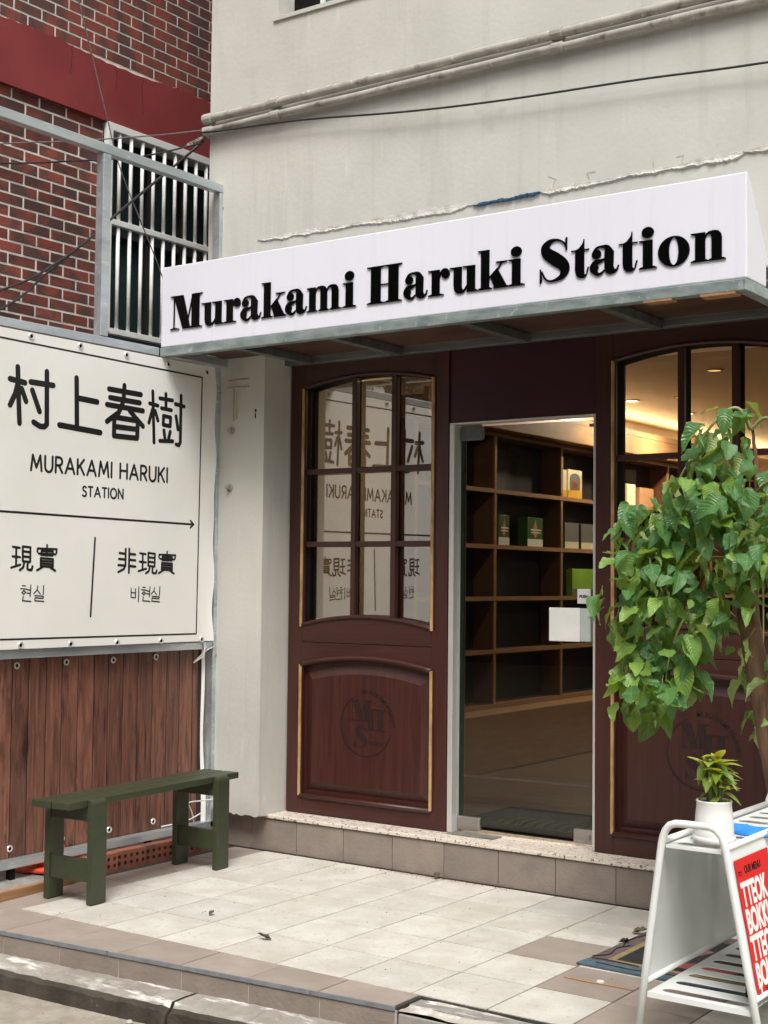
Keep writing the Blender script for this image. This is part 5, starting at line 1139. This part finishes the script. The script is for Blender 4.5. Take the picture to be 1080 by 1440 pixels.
# crown envelope: drooping lobes given as (centre, radii, leaves)
lobes = [((-2.20, 4.90, 1.56), (.16, .24, .18), 62), ((-2.30, 4.90, 1.34), (.15, .24, .20), 66), ((-2.10, 4.92, 1.36), (.16, .24, .24), 62), ((-2.26, 4.88, 1.08), (.15, .20, .18), 46), ((-2.12, 4.88, 1.08), (.10, .18, .12), 28), ((-2.27, 4.88, .93), (.085, .12, .08), 14),
         ((-2.03, 4.93, 1.72), (.15, .22, .15), 42), ((-1.95, 4.93, 1.93), (.09, .16, .10), 16), ((-1.90, 4.95, 2.06), (.06, .10, .04), 6), ((-1.84, 4.95, 1.75), (.16, .24, .14), 34), ((-1.66, 4.95, 1.62), (.18, .22, .25), 52), ((-1.80, 4.88, 1.52), (.10, .12, .16), 16), ((-1.74, 4.86, 1.02), (.07, .10, .14), 9), ((-1.95, 4.9, 1.70), (.12, .18, .14), 22), ((-1.90, 4.90, 1.52), (.11, .18, .10), 16), ((-1.93, 4.92, 1.30), (.07, .14, .09), 9), ((-1.75, 4.88, 1.22), (.07, .12, .16), 14), ((-1.93, 5.12, 1.12), (.05, .06, .15), 9), ((-1.86, 5.12, .94), (.04, .05, .10), 7), ((-1.62, 4.9, 1.25), (.12, .18, .2), 18)]
cands = []
for (c, r, nl_) in lobes:
    for k in range(int(nl_ * 2.0)):
        while True:
            q = Vector((rt.uniform(-1, 1), rt.uniform(-1, 1), rt.uniform(-1, 1)))
            if .25 < q.length < 1: break
        p = Vector(c) + Vector((q.x * r[0], q.y * r[1], q.z * r[2])); cands.append((p, q))
SIL = [(.84, -2.27), (.86, -2.33), (.95, -2.38), (1.10, -2.42), (1.18, -2.45), (1.41, -2.42), (1.60, -2.39), (1.70, -2.35), (1.75, -2.24), (1.87, -2.17), (2.0, -2.03), (2.06, -1.96), (2.12, -1.9)]
def left_lim(z):
    for (a, b), (c_, d_) in zip(SIL, SIL[1:]):
        if z <= c_: return b + (d_ - b) * max(0, (z - a) / (c_ - a))
    return -1.88
cands = [c_ for c_ in cands if c_[0].x > left_lim(c_[0].z - .04) + (.115 if 1.08 < c_[0].z < 1.52 else .07) and not (c_[0].x > -2.0 and c_[0].x < -1.88 and c_[0].z < 1.2 and rt.random() < .5)]
def tkx(z):
    for a_, b_ in zip(tk, tk[1:]):
        if a_[2] <= z <= b_[2]: return a_[0]
    return -1.85
cands = [c_ for c_ in cands if not (.6 < c_[0].z < 1.36 and abs(c_[0].x * 5.0 / c_[0].y - tkx(c_[0].z - .05)) < .065 and c_[0].y < 5.06 and rt.random() < .85)]
cands.sort(key=lambda t: t[0].y); stuff = MB(); nlf = 0
allv, allf, alluv = [], [], []
for p, q in cands:
    out_ = Vector((q.x, q.y - .45, 0)); d = Vector((out_.x * .6 + rt.uniform(-.6, .6), out_.y * .4 + rt.uniform(-.55, .4), -1 + rt.uniform(-.1, .9))); nrm = Vector((out_.x * .6 + rt.uniform(-.8, .8), -.55 + rt.uniform(-.6, 1.1), 1.0 + rt.uniform(-.6, .7)))
    s_ = rt.choice((.42, .55, .66, .76, .84, .92, 1.0, 1.18)); me = rt.choice(lms); qt = orient(d, nrm)
    if nlf < 300 and inframe(p, .02): piece("leaf", me, p, tr, rot=qt, scl=s_); nlf += 1
    else:
        n0 = len(allv); mtx = Matrix.Translation(p) @ qt.to_matrix().to_4x4() @ Matrix.Scale(s_, 4)
        allv += [tuple(mtx @ v.co) for v in me.vertices]; allf += [[n0 + i for i in f.vertices] for f in me.polygons]
        alluv += [tuple(me.uv_layers[0].data[li].uv) for f in me.polygons for li in f.loop_indices]
me = bpy.data.meshes.new("foliage"); me.from_pydata(allv, [], allf); ul = me.uv_layers.new(name="uv")
for i, u in enumerate(alluv): ul.data[i].uv = u
me.materials.append(leaf_m)
for f in me.polygons: f.use_smooth = True
o = bpy.data.objects.new("foliage", me); place(o, tr); tag(o, kind="stuff")
mb = MB()
for p, q in cands:                               # leaf stalks
    if rt.random() < .22 and p.z < 1.7: mb.tube([p, p + Vector((-q.x * .02 + rt.uniform(-.015, .015), rt.uniform(-.01, .03), rt.uniform(.02, .04)))], .0010, 4)
tag(add("leaf_stalks", mb, twig, tr), kind="stuff")

# ================================================================== ACROSS THE STREET (mirrored in the glass)
far = tag(add("street_trees", MB(), leaf_m), kind="stuff") if False else None
rf = random.Random(9); V_, F_ = [], []
for cx, cy, cz, R1 in ((-17, -7, 6.5, 3.6), (-11.5, -8, 6.0, 3.4), (-6.5, -8.5, 6.8, 3.8), (-1, -9, 6.2, 3.4), (5, -9, 6.5, 3.6), (-22, -6, 6.0, 3.4)):
    for k in range(2200):
        while True:
            q = Vector((rf.uniform(-1, 1), rf.uniform(-1, 1), rf.uniform(-1, 1)))
            if q.length < 1: break
        p = Vector((cx, cy, cz)) + q * R1; s = rf.uniform(.10, .26); a = Vector((rf.uniform(-1, 1), rf.uniform(-1, 1), rf.uniform(-1, 1))).normalized(); b = a.orthogonal().normalized(); n0 = len(V_)
        V_ += [tuple(p - a * s), tuple(p + b * s * .6), tuple(p + a * s), tuple(p - b * s * .6)]; F_.append([n0, n0 + 1, n0 + 2, n0 + 3])
    mbt = MB().tube([(cx, cy, -.2), (cx + .1, cy, 2.5), (cx - .1, cy, 5.5)], [.2, .16, .09], 8); n0 = len(V_); V_ += mbt.v; F_ += [[n0 + i for i in f] for f in mbt.f]
me = bpy.data.meshes.new("street_trees"); me.from_pydata(V_, [], F_); me.materials.append(M("far_foliage", (.022, .045, .014), (.05, .085, .025), scale=1.2, rough=.7, world=True))
o = bpy.data.objects.new("street_trees", me); place(o, None); tag(o, kind="stuff")
ob = thing("sky_block_building", (-8, -13, 0), "unseen grey building across the street, tall and dark to keep sky off the glass", "building")
add("wall", B(-34, 16, -16, -12.5, -.2, 8.5), M("far_wall", (.12, .115, .105), (.16, .15, .14), scale=.5, rough=.9), ob)  # unseen block, height and dark tone chosen to keep bright sky out of reflections
